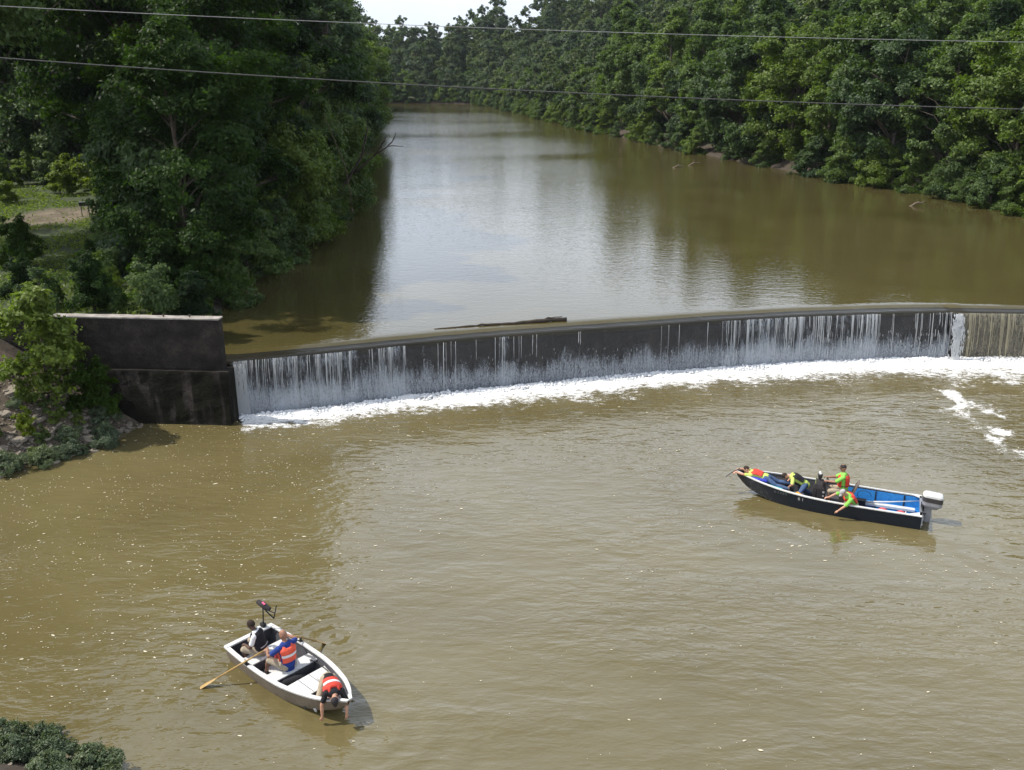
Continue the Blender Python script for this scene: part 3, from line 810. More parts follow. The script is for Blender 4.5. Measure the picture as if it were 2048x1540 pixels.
PT['shrub_b'] = plant_proto('shrub_b', 42, 3.4, 1.9, .02, 70, 11000, .15, MAT['leaf_dark'], 'bush', trunk_r=.05)
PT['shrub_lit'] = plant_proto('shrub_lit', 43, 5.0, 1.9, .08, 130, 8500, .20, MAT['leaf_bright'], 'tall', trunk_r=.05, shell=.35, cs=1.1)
PT['weed_grey'] = plant_proto('weed_grey', 44, .75, .75, .02, 90, 9500, .062, MAT['leaf_grey'], 'bush', trunk_r=.012)
PT['weed_green'] = plant_proto('weed_green', 45, 1.3, .55, .02, 40, 3000, .10, MAT['leaf_bright'], 'tall', trunk_r=.015)
PT['tall_weed'] = plant_proto('tall_weed', 46, 2.6, 1.6, .02, 70, 7500, .17, MAT['leaf_bright'], 'bush', trunk_r=.03)

prng = np.random.default_rng(99)
ORD = ['first', 'second', 'third', 'fourth', 'fifth', 'sixth', 'seventh', 'eighth', 'ninth', 'tenth', 'eleventh', 'twelfth', 'thirteenth', 'fourteenth', 'fifteenth', 'sixteenth', 'seventeenth', 'eighteenth', 'nineteenth', 'twentieth', 'twenty-first', 'twenty-second', 'twenty-third', 'twenty-fourth']

# --- near bank (photo's left): big shade trees by the clearing
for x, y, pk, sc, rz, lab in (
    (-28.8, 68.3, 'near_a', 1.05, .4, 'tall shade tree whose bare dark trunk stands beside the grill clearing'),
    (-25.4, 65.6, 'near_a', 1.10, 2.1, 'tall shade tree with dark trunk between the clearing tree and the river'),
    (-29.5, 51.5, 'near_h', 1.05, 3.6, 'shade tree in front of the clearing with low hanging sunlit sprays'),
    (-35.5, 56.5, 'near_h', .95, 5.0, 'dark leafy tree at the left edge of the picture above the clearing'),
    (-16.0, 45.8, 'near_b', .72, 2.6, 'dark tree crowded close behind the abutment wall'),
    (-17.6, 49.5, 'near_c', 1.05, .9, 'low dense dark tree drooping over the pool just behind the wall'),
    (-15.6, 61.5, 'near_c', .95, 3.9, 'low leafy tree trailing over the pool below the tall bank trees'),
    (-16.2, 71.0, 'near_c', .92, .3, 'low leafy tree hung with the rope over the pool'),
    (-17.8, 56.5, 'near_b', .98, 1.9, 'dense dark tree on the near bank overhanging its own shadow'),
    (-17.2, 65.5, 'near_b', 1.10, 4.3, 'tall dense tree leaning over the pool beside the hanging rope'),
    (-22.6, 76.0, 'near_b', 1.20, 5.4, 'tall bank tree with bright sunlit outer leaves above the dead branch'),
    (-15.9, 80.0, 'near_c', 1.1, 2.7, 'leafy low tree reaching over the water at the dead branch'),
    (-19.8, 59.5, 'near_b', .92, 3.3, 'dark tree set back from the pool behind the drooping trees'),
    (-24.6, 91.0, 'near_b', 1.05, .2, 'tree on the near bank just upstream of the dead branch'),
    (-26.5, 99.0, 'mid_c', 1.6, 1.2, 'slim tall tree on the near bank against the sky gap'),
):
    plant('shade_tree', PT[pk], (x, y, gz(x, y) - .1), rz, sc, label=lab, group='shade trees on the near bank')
# trees beyond the frame edge of which the picture shows only the shade and the reflection
for x, y, pk, sc in ((-31.0, 25.5, 'near_b', .70),):
    plant('shade_tree', PT[pk], (x, y, gz(x, y) - .1), x, sc, label='bank tree that throws its shade onto the brown water at the picture edge', group='shade trees beside the picture edge')

for i, (x, y, sc) in enumerate(((-14.9, 46.5, .55), (-15.2, 52.5, .62), (-14.6, 57.2, .58), (-14.4, 64.8, .55), (-14.6, 74.5, .48), (-15.6, 85, .6), (-17.0, 94, .62), (-18.4, 102, .65))):
    plant('waterside_bush', PT['mid_d'], (x, y, gz(x, y) - .2), i * 1.7, sc, label='waterside bush under the shade trees of the near bank, %s upstream from the wall' % ORD[i], cat='bush', group='waterside bushes on the near bank')
# near bank further upstream
k = 0
for i, y in enumerate(np.arange(106, 318, 8.5)):
    bx = float(np.interp(y, [77, 119.8, 209.7, 305], [-14.6, -19.6, -30.4, -41]))
    x = bx - prng.uniform(1.8, 3.6); yy = y + prng.uniform(-2, 2)
    pk = ['mid_a', 'mid_b', 'mid_c', 'mid_b', 'mid_d'][i % 5] if y < 190 else ['far_a', 'far_b', 'far_c'][i % 3]
    lab = 'leafy tree lining the near bank upstream, %s beyond the dead branch' % ORD[i] if i < 8 else 'small distant tree lining the near bank towards the river bend'
    plant('riverside_tree', PT[pk], (x, yy, gz(x, yy) - .2), prng.uniform(0, 6), prng.uniform(.85, 1.15) * (1.5 if y < 190 else 1), label=lab, group='upstream near bank trees' if i < 8 else 'distant near bank trees')
for i, y in enumerate(np.arange(104, 320, 13)):
    bx = float(np.interp(y, [77, 119.8, 209.7, 305], [-14.6, -19.6, -30.4, -41]))
    x = bx - prng.uniform(9, 14); yy = y + prng.uniform(-3, 3)
    plant('riverside_tree', PT[['far_b', 'far_a', 'far_c'][i % 3]], (x, yy, gz(x, yy) - .2), prng.uniform(0, 6), prng.uniform(1.0, 1.25),
          label='tall tree standing behind the trees that line the near bank', group='second row on the near bank')
for x, y, sc in ((-40, 93, 1.0), (-48, 96, 1.1), (-54, 98, 1.05), (-34, 100, 1.0), (-44, 104, 1.1), (-31, 86, .9), (-72, 84, 1.), (-26, 82, .9), (-62, 100, 1.), (-66, 95, 1.1), (-38, 108, 1.1), (-46, 92, 1.0), (-56, 110, 1.2), (-70, 118, 1.2), (-50, 120, 1.2), (-64, 132, 1.2)):
    plant('backing_tree', PT['mid_a' if x < -40 else 'mid_b'], (x, y, gz(x, y) - .2), x * 1.7, sc * 1.5, label='tree closing off the clearing behind the grill', group='trees behind the clearing')

# --- opposite bank (photo's right): front row leaning over the water
RB = [(46, 60), (42.8, 77.1), (40.5, 92.0), (36.1, 100.5), (28.8, 128.1), (22.4, 154.9), (16.9, 184.1), (9.0, 226.5), (-3.7, 301.2), (-13.1, 341.6)]
def along(P, step, jit):
    out = []; carry = 0
    for (ax, ay), (bx, by) in zip(P[:-1], P[1:]):
        L = math.hypot(bx - ax, by - ay); t = carry
        while t < L:
            out.append((ax + (bx - ax) * t / L, ay + (by - ay) * t / L, (by - ay) / L, -(bx - ax) / L)); t += step * prng.uniform(1 - jit, 1 + jit)
        carry = t - L
    return out
fr = ['leafy green tree overhanging the opposite bank', 'feathery tree overhanging the opposite bank', 'dense round tree overhanging the opposite bank']
for i, (x, y, ox, oy) in enumerate(along(RB, 7.0, .35)):
    d = prng.uniform(1.2, 3.6); X, Y = x + ox * d, y + oy * d
    far = y > 190
    pk = (['mid_b', 'mid_a', 'mid_c', 'mid_b', 'mid_a'][i % 5]) if not far else ['far_c', 'far_a', 'far_b'][i % 3]
    lab = '%s, %s in its row from the right edge' % (fr[i % 3], ORD[i]) if not far and i < 24 else 'small distant tree in the front row of the opposite bank by the bend'
    plant('riverside_tree', PT[pk], (X, Y, gz(X, Y) - .2), prng.uniform(0, 6), prng.uniform(1.05, 1.5) * (1 if not far else .55), label=lab, group='front row on the opposite bank' if not far and i < 24 else 'distant front row on the opposite bank')
for i, (x, y, ox, oy) in enumerate(along(RB, 6.5, .5)):
    d = prng.uniform(-.6, .5); X, Y = x + ox * d, y + oy * d
    lab = 'low waterside bush on the opposite bank, %s from the right edge' % ORD[i] if i < 24 else 'low bushy waterside tree far along the opposite bank'
    plant('waterside_bush', PT['mid_d'], (X, Y, gz(X, Y) - .2), prng.uniform(0, 6), prng.uniform(.35, .7) if y < 215 else .55, label=lab, cat='bush', group='waterside bushes' if i < 24 else 'distant waterside bushes')
for i, (x, y, sc) in enumerate(((44.2, 72, .7), (43.0, 76.5, .65), (42.0, 82, .6), (41.2, 87, .65), (39.9, 92.5, .6), (37.8, 97, .65), (36.0, 101, .7), (34.4, 107, .6))):
    plant('bank_bush', PT['mid_d'], (x, y, gz(x, y) - .2), i * 2.3 + 1, sc, label='rounded leafy bush filling the mud edge of the opposite bank, %s from the right edge' % ORD[i], cat='bush', group='bushes on the mud edge')
for i, (x, y, ox, oy) in enumerate(along(RB, 7.2, .3)):
    for d0, s0 in ((10, 1.0), (18, 1.25), (28, 1.35), (40, 1.4)):
        if d0 > 20 and (y > 200 or (i + d0) % 2): continue
        d = d0 + prng.uniform(-2, 2); X, Y = x + ox * d, y + oy * d
        plant('hillside_tree', PT[(['mid_c', 'mid_a', 'mid_b'] if y < 170 else ['far_b', 'far_a', 'far_c'])[(i + d0) % 3]], (X, Y, gz(X, Y) - .3), prng.uniform(0, 6), prng.uniform(1.0, 1.3) * s0 * (1 if y < 170 else .66),
              label='tree of the wood rising behind the front row on the opposite bank', group='wood behind the opposite bank')
# wooded hill
cnt = 0
for i in range(4000):
    x = prng.uniform(-75, 150); y = prng.uniform(115, 430)
    if cnt >= 285: break
    du = float(poly_sd(np.array([x]), np.array([y]), UPPER)[0])
    bx = np.interp(y, [q[1] for q in RB], [q[0] for q in RB])
    if du < 22 or (y < 345 and x < bx) or x / y > .45 or x / y < -.20: continue
    if du > 150 or (du > 90 and x / y > .2) or (x / y > .25 and prng.random() < .6): continue
    cnt += 1
    plant('hill_tree', PT[['far_a', 'far_b', 'far_c'][i % 3]], (x, y, gz(x, y) - .4), prng.uniform(0, 6), prng.uniform(.9, 1.3), label='tree among many on the wooded hill above the far bend', group='wooded hill')
for i, x in enumerate(np.linspace(-60, -4, 14)):
    y = 351.2 if x < -28 else float(np.interp(x, [-30, -13, 0], [351, 343, 317])) + .6
    plant('bend_bush', PT['mid_d'], (x, y, gz(x, y) - .2), x, .7, label='low bush at the waterline where the river bends away', cat='bush', group='bushes at the river bend')
for i, x in enumerate(np.linspace(-62, 0, 17)):
    y = 352.5 + prng.uniform(0, 4) if x < -28 else float(np.interp(x, [-30, -13, 0], [352, 345, 318])) + 4
    plant('bend_tree', PT[['far_c', 'far_a', 'far_b'][i % 3]], (x, y, gz(x, y) - .3), prng.uniform(0, 6), prng.uniform(.55, .8), label='tree at the water edge where the river bends away', group='trees at the river bend')

# --- shrubs behind and beside the abutment wall
for x, y, pk, sc, lab in (
    (-20.6, 39.4, 'shrub_a', .8, 'low green shrub behind the wall at the left edge'),
    (-18.2, 39.2, 'shrub_b', .80, 'dark shrub just behind the wall top near the sunlit sapling'),
    (-16.0, 39.6, 'shrub_a', .95, 'dim shrub behind the middle of the wall'),
    (-14.2, 40.0, 'shrub_b', .85, 'dark shrub behind the wall end beside the pool'),
    (-22.8, 42.2, 'shrub_b', .6, 'broad shrub behind the wall, second row at the left edge'),
    (-19.6, 43.0, 'shrub_a', .75, 'broad dim shrub in the second row behind the wall'),
    (-16.8, 43.6, 'shrub_b', .95, 'tall dark shrub in the second row behind the wall'),
    (-25.9, 48.2, 'shrub_b', .85, 'rounded dark thicket at the left edge below the clearing'),
    (-21.8, 47.8, 'shrub_b', .5, 'shrub between the clearing and the wall'),
    (-18.6, 46.8, 'shrub_a', 1.5, 'leafy shrub under the drooping bank tree'),
    (-22.2, 54.5, 'shrub_a', 1.5, 'green shrub at the foot of the tall trunks'),
    (-25.6, 60.6, 'shrub_b', 1.0, 'shrub with pale leaves in front of the tall trunks'),
    (-15.7, 44.8, 'shrub_b', 1.1, 'dark shrub hanging over the pool edge'),
):
    plant('shrub', PT[pk], (x, y, gz(x, y) - .08), x * 2.3, sc, names=('stem', 'foliage'), label=lab, cat='shrub', group='shrubs about the wall')
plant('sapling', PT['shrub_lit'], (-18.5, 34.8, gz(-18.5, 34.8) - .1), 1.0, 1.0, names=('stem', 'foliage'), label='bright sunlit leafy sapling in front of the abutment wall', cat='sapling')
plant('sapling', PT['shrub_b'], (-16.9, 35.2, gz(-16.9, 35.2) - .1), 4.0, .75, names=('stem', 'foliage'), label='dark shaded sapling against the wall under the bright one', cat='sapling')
for i, (x, y, sc, lab) in enumerate((
    (-17.55, 31.9, .95, 'grey-green weed clump at the waterline in the left corner of the bank'),
    (-16.9, 32.75, .90, 'grey-green weed clump in the middle of the rocky waterline'),
    (-15.95, 33.75, .95, 'grey-green weed clump on the rocks nearest the wall'),
    (-18.6, 31.2, 1.0, 'grey-green weed clump at the waterline cut by the picture edge'),
    (-16.6, 35.2, 1.0, 'dark weed clump in the shade at the foot of the wall'))):
    plant('weed_clump', PT['weed_grey'], (x, y, max(.02, gz(x, y)) - .05), i * 1.3, sc, names=('stem', 'foliage'), label=lab, cat='weed', group='weed clumps at the waterline')
for i, (x, y) in enumerate(((-19.3, 30.6), (-18.0, 32.9), (-17.3, 33.4), (-19.6, 32.4), (-19.4, 34.0), (-18.4, 34.3), (-16.3, 34.4), (-20.2, 31.4), (-17.2, 32.3))):
    plant('bank_weed', PT[['weed_grey', 'weed_green'][i % 2]], (x, y, max(.02, gz(x, y)) - .05), i * 2.2, .55 + .12 * (i % 4), names=('stem', 'foliage'), label='low weed tuft growing between the stones of the rock bank', cat='weed', group='weed tufts between the stones')
for i, (x, y, sc, lab) in enumerate(((-18.6, 33.0, 1.0, 'small bright green weed on the rock bank at the picture edge'), (-17.8, 33.9, .8, 'small bright green weed in the middle of the rock bank'), (-17.2, 34.2, .6, 'little green weed below the shaded sapling'))):
    plant('weed', PT['weed_green'], (x, y, gz(x, y) - .05), i * 2.1, sc, names=('stem', 'foliage'), label=lab, cat='weed', group='green weeds on the rock bank')
for i, (x, y, sc, lab) in enumerate((
    (-10.25, 16.55, .78, 'dark green weed clump in the bottom corner reaching furthest into the water'),
    (-11.05, 16.3, .95, 'dark green weed clump in the very bottom corner'),
    (-8.85, 15.75, .90, 'rounded green weed clump at the bottom edge nearest the boats'),
    (-9.6, 15.75, .80, 'pale flecked weed clump between its two neighbours at the bottom edge'),
    (-10.3, 15.6, .75, 'weed clump on the mud in the bottom corner behind its neighbours'),
    (-9.3, 15.0, .8, 'weed clump half out of the picture at the bottom edge'),
    (-8.3, 15.2, .7, 'weed clump cut off by the bottom edge of the picture'))):
    plant('weed_clump', PT['weed_grey'], (x, y, max(.0, gz(x, y)) - .05), i * 1.9, sc, names=('stem', 'foliage'), label=lab, cat='weed', group='weed clumps in the bottom corner')
# sunlit tall weeds round the clearing
for i, (x, y, sc) in enumerate([(-38 + 1.9 * k, 79 + 3 * math.sin(k * 1.7), 1.0 + .25 * math.sin(k * 2.9)) for k in range(8)] + [(-46 + 2.1 * k, 84 + 2 * math.sin(k), 1.15) for k in range(6)] + [(-27.6, 70.6, .8), (-28.9, 73.5, .9), (-30.8, 74.5, .85), (-27.2, 66.2, .65), (-40, 73, .9), (-42.5, 76, 1.)]):
    plant('tall_weed', PT['tall_weed'], (x, y, gz(x, y) - .05), i * 1.1, sc, names=('stem', 'foliage'), label='sunlit yellow-green weeds bordering the grill clearing', cat='weed', group='sunlit weeds round the clearing')
# short grass in the clearing and along the wall
rg = np.random.default_rng(5)
n = 60000
X = rg.uniform(-46, -14, n); Y = rg.uniform(38, 84, n)
okk = (poly_sd(X, Y, UPPER) > .5) & ((np.hypot((X + 32.5), (Y - 66.5) * .62) > 3.0) | (rg.random(n) < .12)) & (fbm(X * .4, Y * .4, 8) > .40)
X, Y = X[okk], Y[okk]
C = np.stack([X, Y, ground_z(X, Y) + rg.uniform(.03, .22, len(X))], 1)
put(bpy.data.objects.new('short_grass', leaf_mesh('short_grass', C, rg.normal(size=C.shape) + (0, 0, .5), .26, rg.random(len(C)), MAT['leaf_bright'], rg, .25)), kind='stuff', label='short rough grass round the clearing', cat='grass')

# --- stones on the rock bank below the wall
MAT['stone'] = plain('bank_stone', (.25, .215, .17), .9, .5, 2.3, bumps=.5)
protos = []
for s_ in range(6):
    r2 = np.random.default_rng(70 + s_)
    bm_ = bmesh.new(); bmesh.ops.create_icosphere(bm_, subdivisions=2, radius=1)
    for q in bm_.verts:
        k = 1 + .22 * math.sin(3.1 * q.co.x + s_) * math.cos(2.3 * q.co.y - s_) + r2.normal(0, .05)
        q.co = Vector((q.co.x * k, q.co.y * .72 * k, max(-.5, min(.42, q.co.z * k)) * .62))
    me = bpy.data.meshes.new('stone'); bm_.to_mesh(me); bm_.free(); me.materials.append(MAT['stone']); protos.append(me)
bank = MB()
# a strip of rubble soil that carries the stones
bx = np.linspace(-22, -15.3, 34); byy = np.linspace(29.2, 36.2, 36)
BX, BY = np.meshgrid(bx, byy); BZ = ground_z(BX, BY) + .03 + .10 * (fbm(BX * 2.2, BY * 2.2, 14) - .5)
I3 = np.arange(BX.size).reshape(BX.shape)
BF = np.stack([I3[:-1, :-1].ravel(), I3[:-1, 1:].ravel(), I3[1:, 1:].ravel(), I3[1:, :-1].ravel()], 1)
rock_bank = put(bpy.data.objects.new('rocky_bank', big_mesh('rocky_bank', np.stack([BX.ravel(), BY.ravel(), BZ.ravel()], 1), BF, plain('rubble_soil', (.10, .078, .056), .95, .5, 5, bumps=.6), True)), kind='structure')
r3 = np.random.default_rng(3); ns = 0
while ns < 260:
    x = r3.uniform(-21.5, -15.2); y = r3.uniform(29.6, 35.9)
    dl = float(poly_sd(np.array([x]), np.array([y]), LOWER)[0])
    if dl < -.35 or dl > 4.2 or (dl > 2.2 and r3.random() < .5): continue
    o = bpy.data.objects.new('stone', protos[ns % 6]); s_ = r3.uniform(.07, .20) * (1.9 if r3.random() < .12 else 1)
    o.location = (x, y, max(-.03, gz(x, y)) + s_ * .15); o.scale = (s_, s_, s_ * r3.uniform(.6, 1.1)); o.rotation_euler = (r3.normal(0, .25), r3.normal(0, .25), r3.uniform(0, 6.3))
    put(o, rock_bank); ns += 1
V, F = [], []
for i in range(2600):   # small rubble between the stones
    x = r3.uniform(-21.8, -15.1); y = r3.uniform(29.4, 36.0)
    dl = float(poly_sd(np.array([x]), np.array([y]), LOWER)[0])
    if dl < -.3 or dl > 4.6: continue
    s_ = r3.uniform(.015, .06); q = IV * (s_ * r3.uniform(.8, 1.6), s_ * r3.uniform(.6, 1.1), s_ * r3.uniform(.35, .7)) * (1 + r3.normal(0, .18, (len(IV), 1))); w = r3.uniform(0, 6.3)
    q = np.stack([q[:, 0] * math.cos(w) - q[:, 1] * math.sin(w), q[:, 0] * math.sin(w) + q[:, 1] * math.cos(w), q[:, 2]], 1)
    F.append(IF + len(V) * len(IV)); V.append(q + (x, y, max(-.01, gz(x, y)) + .05))
put(bpy.data.objects.new('rubble', big_mesh('rubble', np.concatenate(V), np.concatenate(F), MAT['stone'])), rock_bank, kind='stuff')
for i in range(40):   # stones in the bottom corner
    x = r3.uniform(-11.5, -8.2); y = r3.uniform(14.6, 16.9)
    if float(poly_sd(np.array([x]), np.array([y]), LOWER)[0]) < -.25: continue
    o = bpy.data.objects.new('stone', protos[i % 6]); s_ = r3.uniform(.03, .09); o.location = (x, y, max(-.02, gz(x, y)) + .01); o.scale = (s_, s_, s_); o.rotation_euler = (0, 0, r3.uniform(0, 6)); put(o, rock_bank)
# ------------------------------------------------------------------ paints for boats, gear and clothes
for k_, col, ro, va in (
    ('white_paint', (.64, .64, .63), .5, .16), ('tan_hull', (.20, .165, .135), .5, .25), ('grey_inside', (.075, .075, .085), .7, .3), ('navy_hull', (.012, .018, .030), .35, .35),
    ('blue_deck', (.020, .19, .50), .6, .22), ('turquoise', (.06, .42, .46), .6, .15), ('dark_rubber', (.018, .018, .020), .6, .3), ('cowl_white', (.60, .60, .59), .35, .1),
    ('cowl_grey', (.30, .30, .32), .4, .15), ('cowl_dark', (.05, .045, .045), .4, .2), ('oar_wood', (.42, .27, .10), .5, .3), ('skin_light', (.50, .27, .18), .55, .12), ('skin_tan', (.30, .155, .10), .55, .14),
    ('skin_dark', (.10, .055, .038), .55, .15), ('hair_dark', (.030, .018, .012), .8, .3), ('white_cloth', (.72, .72, .72), .9, .12), ('blue_cloth', (.018, .045, .22), .9, .25), ('khaki', (.36, .30, .22), .9, .22),
    ('black_cloth', (.016, .015, .018), .9, .3), ('red_vest', (.62, .055, .035), .75, .2), ('vest_orange', (.78, .11, .06), .75, .2), ('neon', (.24, .58, .09), .85, .18), ('neon_yellow', (.50, .62, .14), .85, .18), ('jeans', (.065, .11, .22), .9, .35),
    ('grey_trousers', (.14, .125, .125), .9, .3), ('charcoal_cap', (.035, .03, .032), .85, .3), ('brown_cap', (.13, .10, .085), .85, .3), ('grey_cap', (.42, .41, .42), .85, .2), ('reflective', (.70, .71, .72), .35, .08), ('seat_brown', (.17, .14, .115), .7, .25),
    ('royal_blue', (.03, .045, .42), .55, .15), ('yellow', (.70, .33, .03), .6, .2), ('fender_red', (.60, .09, .11), .6, .2), ('metal', (.45, .45, .45), .35, .2), ('driftwood', (.16, .125, .09), .95, .4), ('dark_wood', (.055, .042, .032), .95, .4), ('wire', (.09, .09, .09), .9, .2), ('wire_pale', (.30, .30, .30), .5, .2), ('rope', (.12, .095, .06), .9, .3), ('grey_print', (.20, .21, .22), .6, .1), ('pale_print', (.48, .48, .46), .6, .1), ('shoe_white', (.55, .55, .55), .7, .2), ('pink_print', (.75, .12, .25), .5, .1)):
    MAT[k_] = plain('paint_' + k_, col, ro, va, 11, metal=.9 if k_ == 'metal' else 0, bumps=.15 if 'cloth' in k_ or k_ in ('jeans', 'khaki', 'neon') else 0)

def remesh(mb, name, mat, voxel, smooth=3):
    """several overlapping closed shells grown together into one skin"""
    me = mb.mesh(name + '_src', mat)
    bm = bmesh.new(); bm.from_mesh(me); bmesh.ops.recalc_face_normals(bm, faces=bm.faces); bm.to_mesh(me); bm.free()
    o = bpy.data.objects.new(name + '_src', me); COL.objects.link(o)
    r = o.modifiers.new('r', 'REMESH'); r.mode = 'VOXEL'; r.voxel_size = voxel; r.use_smooth_shade = True
    if smooth:
        s = o.modifiers.new('s', 'SMOOTH'); s.factor = .5; s.iterations = smooth
    dg = bpy.context.evaluated_depsgraph_get(); dg.update()
    out = bpy.data.meshes.new_from_object(o.evaluated_get(dg))
    bpy.data.objects.remove(o); bpy.data.meshes.remove(me)
    out.materials.clear(); out.materials.append(mat)
    out.polygons.foreach_set('use_smooth', [True] * len(out.polygons)); out.polygons.foreach_set('material_index', [0] * len(out.polygons))
    out.name = name
    return out

def two_bone(a, t, l1, l2, pole):
    a, t, pole = Vector(a), Vector(t), Vector(pole)
    d = t - a; L = d.length
    if L > (l1 + l2) * .985: t = a + d.normalized() * (l1 + l2) * .985; d = t - a; L = d.length
    if L < abs(l1 - l2) + .06: t = a + d.normalized() * (abs(l1 - l2) + .06); d = t - a; L = d.length
    x = (l1 * l1 - l2 * l2 + L * L) / (2 * L); h = math.sqrt(max(0, l1 * l1 - x * x))
    u = d / L; pv = pole - u * pole.dot(u)
    if pv.length < 1e-4: pv = u.orthogonal()
    return a + u * x + pv.normalized() * h, t

def person(frame, spec):
    """one posed figure; all positions in the boat's own axes (x to the bow, y to port, z up)"""
    g = lambda k, d=None: spec.get(k, d)
    loc0, yaw = frame
    P0 = Vector(spec['pelvis']); up = Vector(spec['up']).normalized(); fw = Vector(spec['fwd']); fw = (fw - up * fw.dot(up)).normalized(); left = up.cross(fw)
    k = g('size', 1.0)
    sh = P0 + up * .50 * k; neck = P0 + up * .56 * k + fw * .015
    hu = Vector(g('head_up', up)).normalized(); hf = Vector(g('head_fwd', fw)); hf = (hf - hu * hf.dot(hu)).normalized(); hl = hu.cross(hf)
    head = neck + hu * .165 * k
    J = {}
    for s, nm in ((1, 'l'), (-1, 'r')):
        J['sh' + nm] = sh + left * s * .185 * k - up * .02
        J['el' + nm], J['wr' + nm] = two_bone(J['sh' + nm], g('hand_' + nm), .29 * k, .26 * k, g('elbow_' + nm, left * s * .6 - fw * .4 - Vector((0, 0, .5))))
        J['hip' + nm] = P0 + left * s * .095 * k
        J['kn' + nm], J['an' + nm] = two_bone(J['hip' + nm], g('foot_' + nm), .43 * k, .42 * k, g('knee_' + nm, fw + Vector((0, 0, .6))))
    TOR = [(-.07, .125, .10), (0, .165, .118), (.10, .158, .108), (.20, .145, .102), (.32, .165, .118), (.43, .178, .118), (.50, .15, .092), (.545, .085, .07)]
    belly = g('belly', 0)
    def torso(mb, t0, t1, infl, side=left):
        pts, rad = [], []
        for t, a, b in TOR:
            if t < t0 - 1e-6 or t > t1 + 1e-6: continue
            bb = b + belly * math.exp(-((t - .14) / .12) ** 2)
            pts.append(P0 + up * t * k + fw * belly * .6 * math.exp(-((t - .14) / .12) ** 2)); rad.append((a * k + infl, bb * k + infl))
        mb.blob(pts, rad, 16, side=side)
    b = MB()
    torso(b, -.07, .545, 0)
    b.blob([neck - up * .05, head - hu * .04], [.058 * k, .052 * k], 10)
    rot = Matrix((hf, hl, hu)).transposed()
    b.ball(head + hu * .02, (.098 * k, .078 * k, .115 * k), 16, 12, rot=rot)
    b.ball(head - hu * .055 + hf * .028, (.066 * k, .058 * k, .062 * k), 12, 8, rot=rot)          # jaw
    b.blob([head + hf * .095 + hu * .012, head + hf * .112 - hu * .024], [.010, .016], 8)            # nose
    for s in (1, -1): b.ball(head + hl * s * .080 - hu * .005 - hf * .012, (.020, .010, .032), 8, 6, rot=rot)   # ears
    for nm, s in (('l', 1), ('r', -1)):
        S_, E_, W_ = J['sh' + nm], J['el' + nm], J['wr' + nm]
        b.blob([S_ - up * 0, S_ * .5 + E_ * .5, E_, E_ * .6 + W_ * .4, W_], [.058 * k, .050 * k, .042 * k, .042 * k, .029 * k], 12)
        fdir = (W_ - E_).normalized(); hd = Vector(g('hand_dir_' + nm, fdir)).normalized(); curl = Vector(g('curl_' + nm, (0, 0, -1))); curl = (curl - hd * curl.dot(hd)).normalized(); sd = hd.cross(curl)
        pc = W_ + hd * .05
        b.blob([W_ + hd * .005, pc, W_ + hd * .088], [(.030, .022), (.042, .018), (.040, .015)], 12, side=sd)
        cl_ = g('grip', .5)
        for j, (o_, L_) in enumerate(((-.033, .062), (-.011, .074), (.011, .078), (.033, .070))):
            r0 = W_ + hd * .085 + sd * o_
            a1 = r0 + (hd * (1 - .5 * cl_) + curl * cl_).normalized() * L_ * .5; a2 = a1 + (hd * (1 - 1.3 * cl_) + curl * 1.3 * cl_).normalized() * L_ * .5
            b.blob([r0, a1, a2], [.0095, .0090, .0078], 8)
        th = W_ + hd * .03 + sd * (.036 if s > 0 else -.036)
        t1 = th + (hd * .6 + sd * (.7 if s > 0 else -.7) + curl * .3).normalized() * .036; b.blob([th, t1, t1 + (hd + curl * cl_).normalized() * .032], [.013, .011, .009], 8)
        H_, K_, A_ = J['hip' + nm], J['kn' + nm], J['an' + nm]
        b.blob([H_, H_ * .5 + K_ * .5, K_, K_ * .65 + A_ * .35, A_], [.092 * k, .078 * k, .056 * k, .058 * k, .038 * k], 12)
        td = Vector(g('toe_' + nm, fw)); td = td - Vector((0, 0, td.z)) if abs(td.normalized().z) < .7 else td; td.normalize()
        J['toe' + nm] = td
        b.blob([A_ - td * .04 - Vector((0, 0, .045)), A_ + td * .05 - Vector((0, 0, .04)), A_ + td * .15 - Vector((0, 0, .055))], [(.040, .036), (.044, .036), (.040, .024)], 10)
    origin = Vector((P0.x, P0.y, 0))
    def shift(mb):
        mb.v = [tuple(Vector(q) - origin) for q in mb.v]; return mb
    m = Matrix.Rotation(yaw, 3, 'Z')
    body = bpy.data.objects.new('person', remesh(shift(b), 'person', MAT[spec['skin']], .0085))
    body.location = m @ origin + Vector(loc0); body.rotation_euler = (0, 0, yaw)
    put(body, None, spec['label'], 'person', spec['group'])
    def wear(name, mb, mat, vox=.012, sm=3):
        return put(bpy.data.objects.new(name, remesh(shift(mb), name, MAT[mat], vox, sm)), body)
    # eyes
    for s in (1, -1): shift(MB().ball(head + hf * .082 + hl * s * .032 + hu * .022, .011, 8, 6)).build('eye', MAT['dark_rubber'], body, True)
    # shirt
    if g('shirt'):
        c = MB(); torso(c, -.07 if g('long_shirt') else 0, .50, .014)
        for nm in 'lr':
            q = g('sleeve', .62); S_, E_ = J['sh' + nm], J['el' + nm]; c.blob([S_, S_.lerp(E_, q * .5), S_.lerp(E_, q)], [.070 * k, .064 * k, .066 * k], 12)
        wear('shirt', c, spec['shirt'])
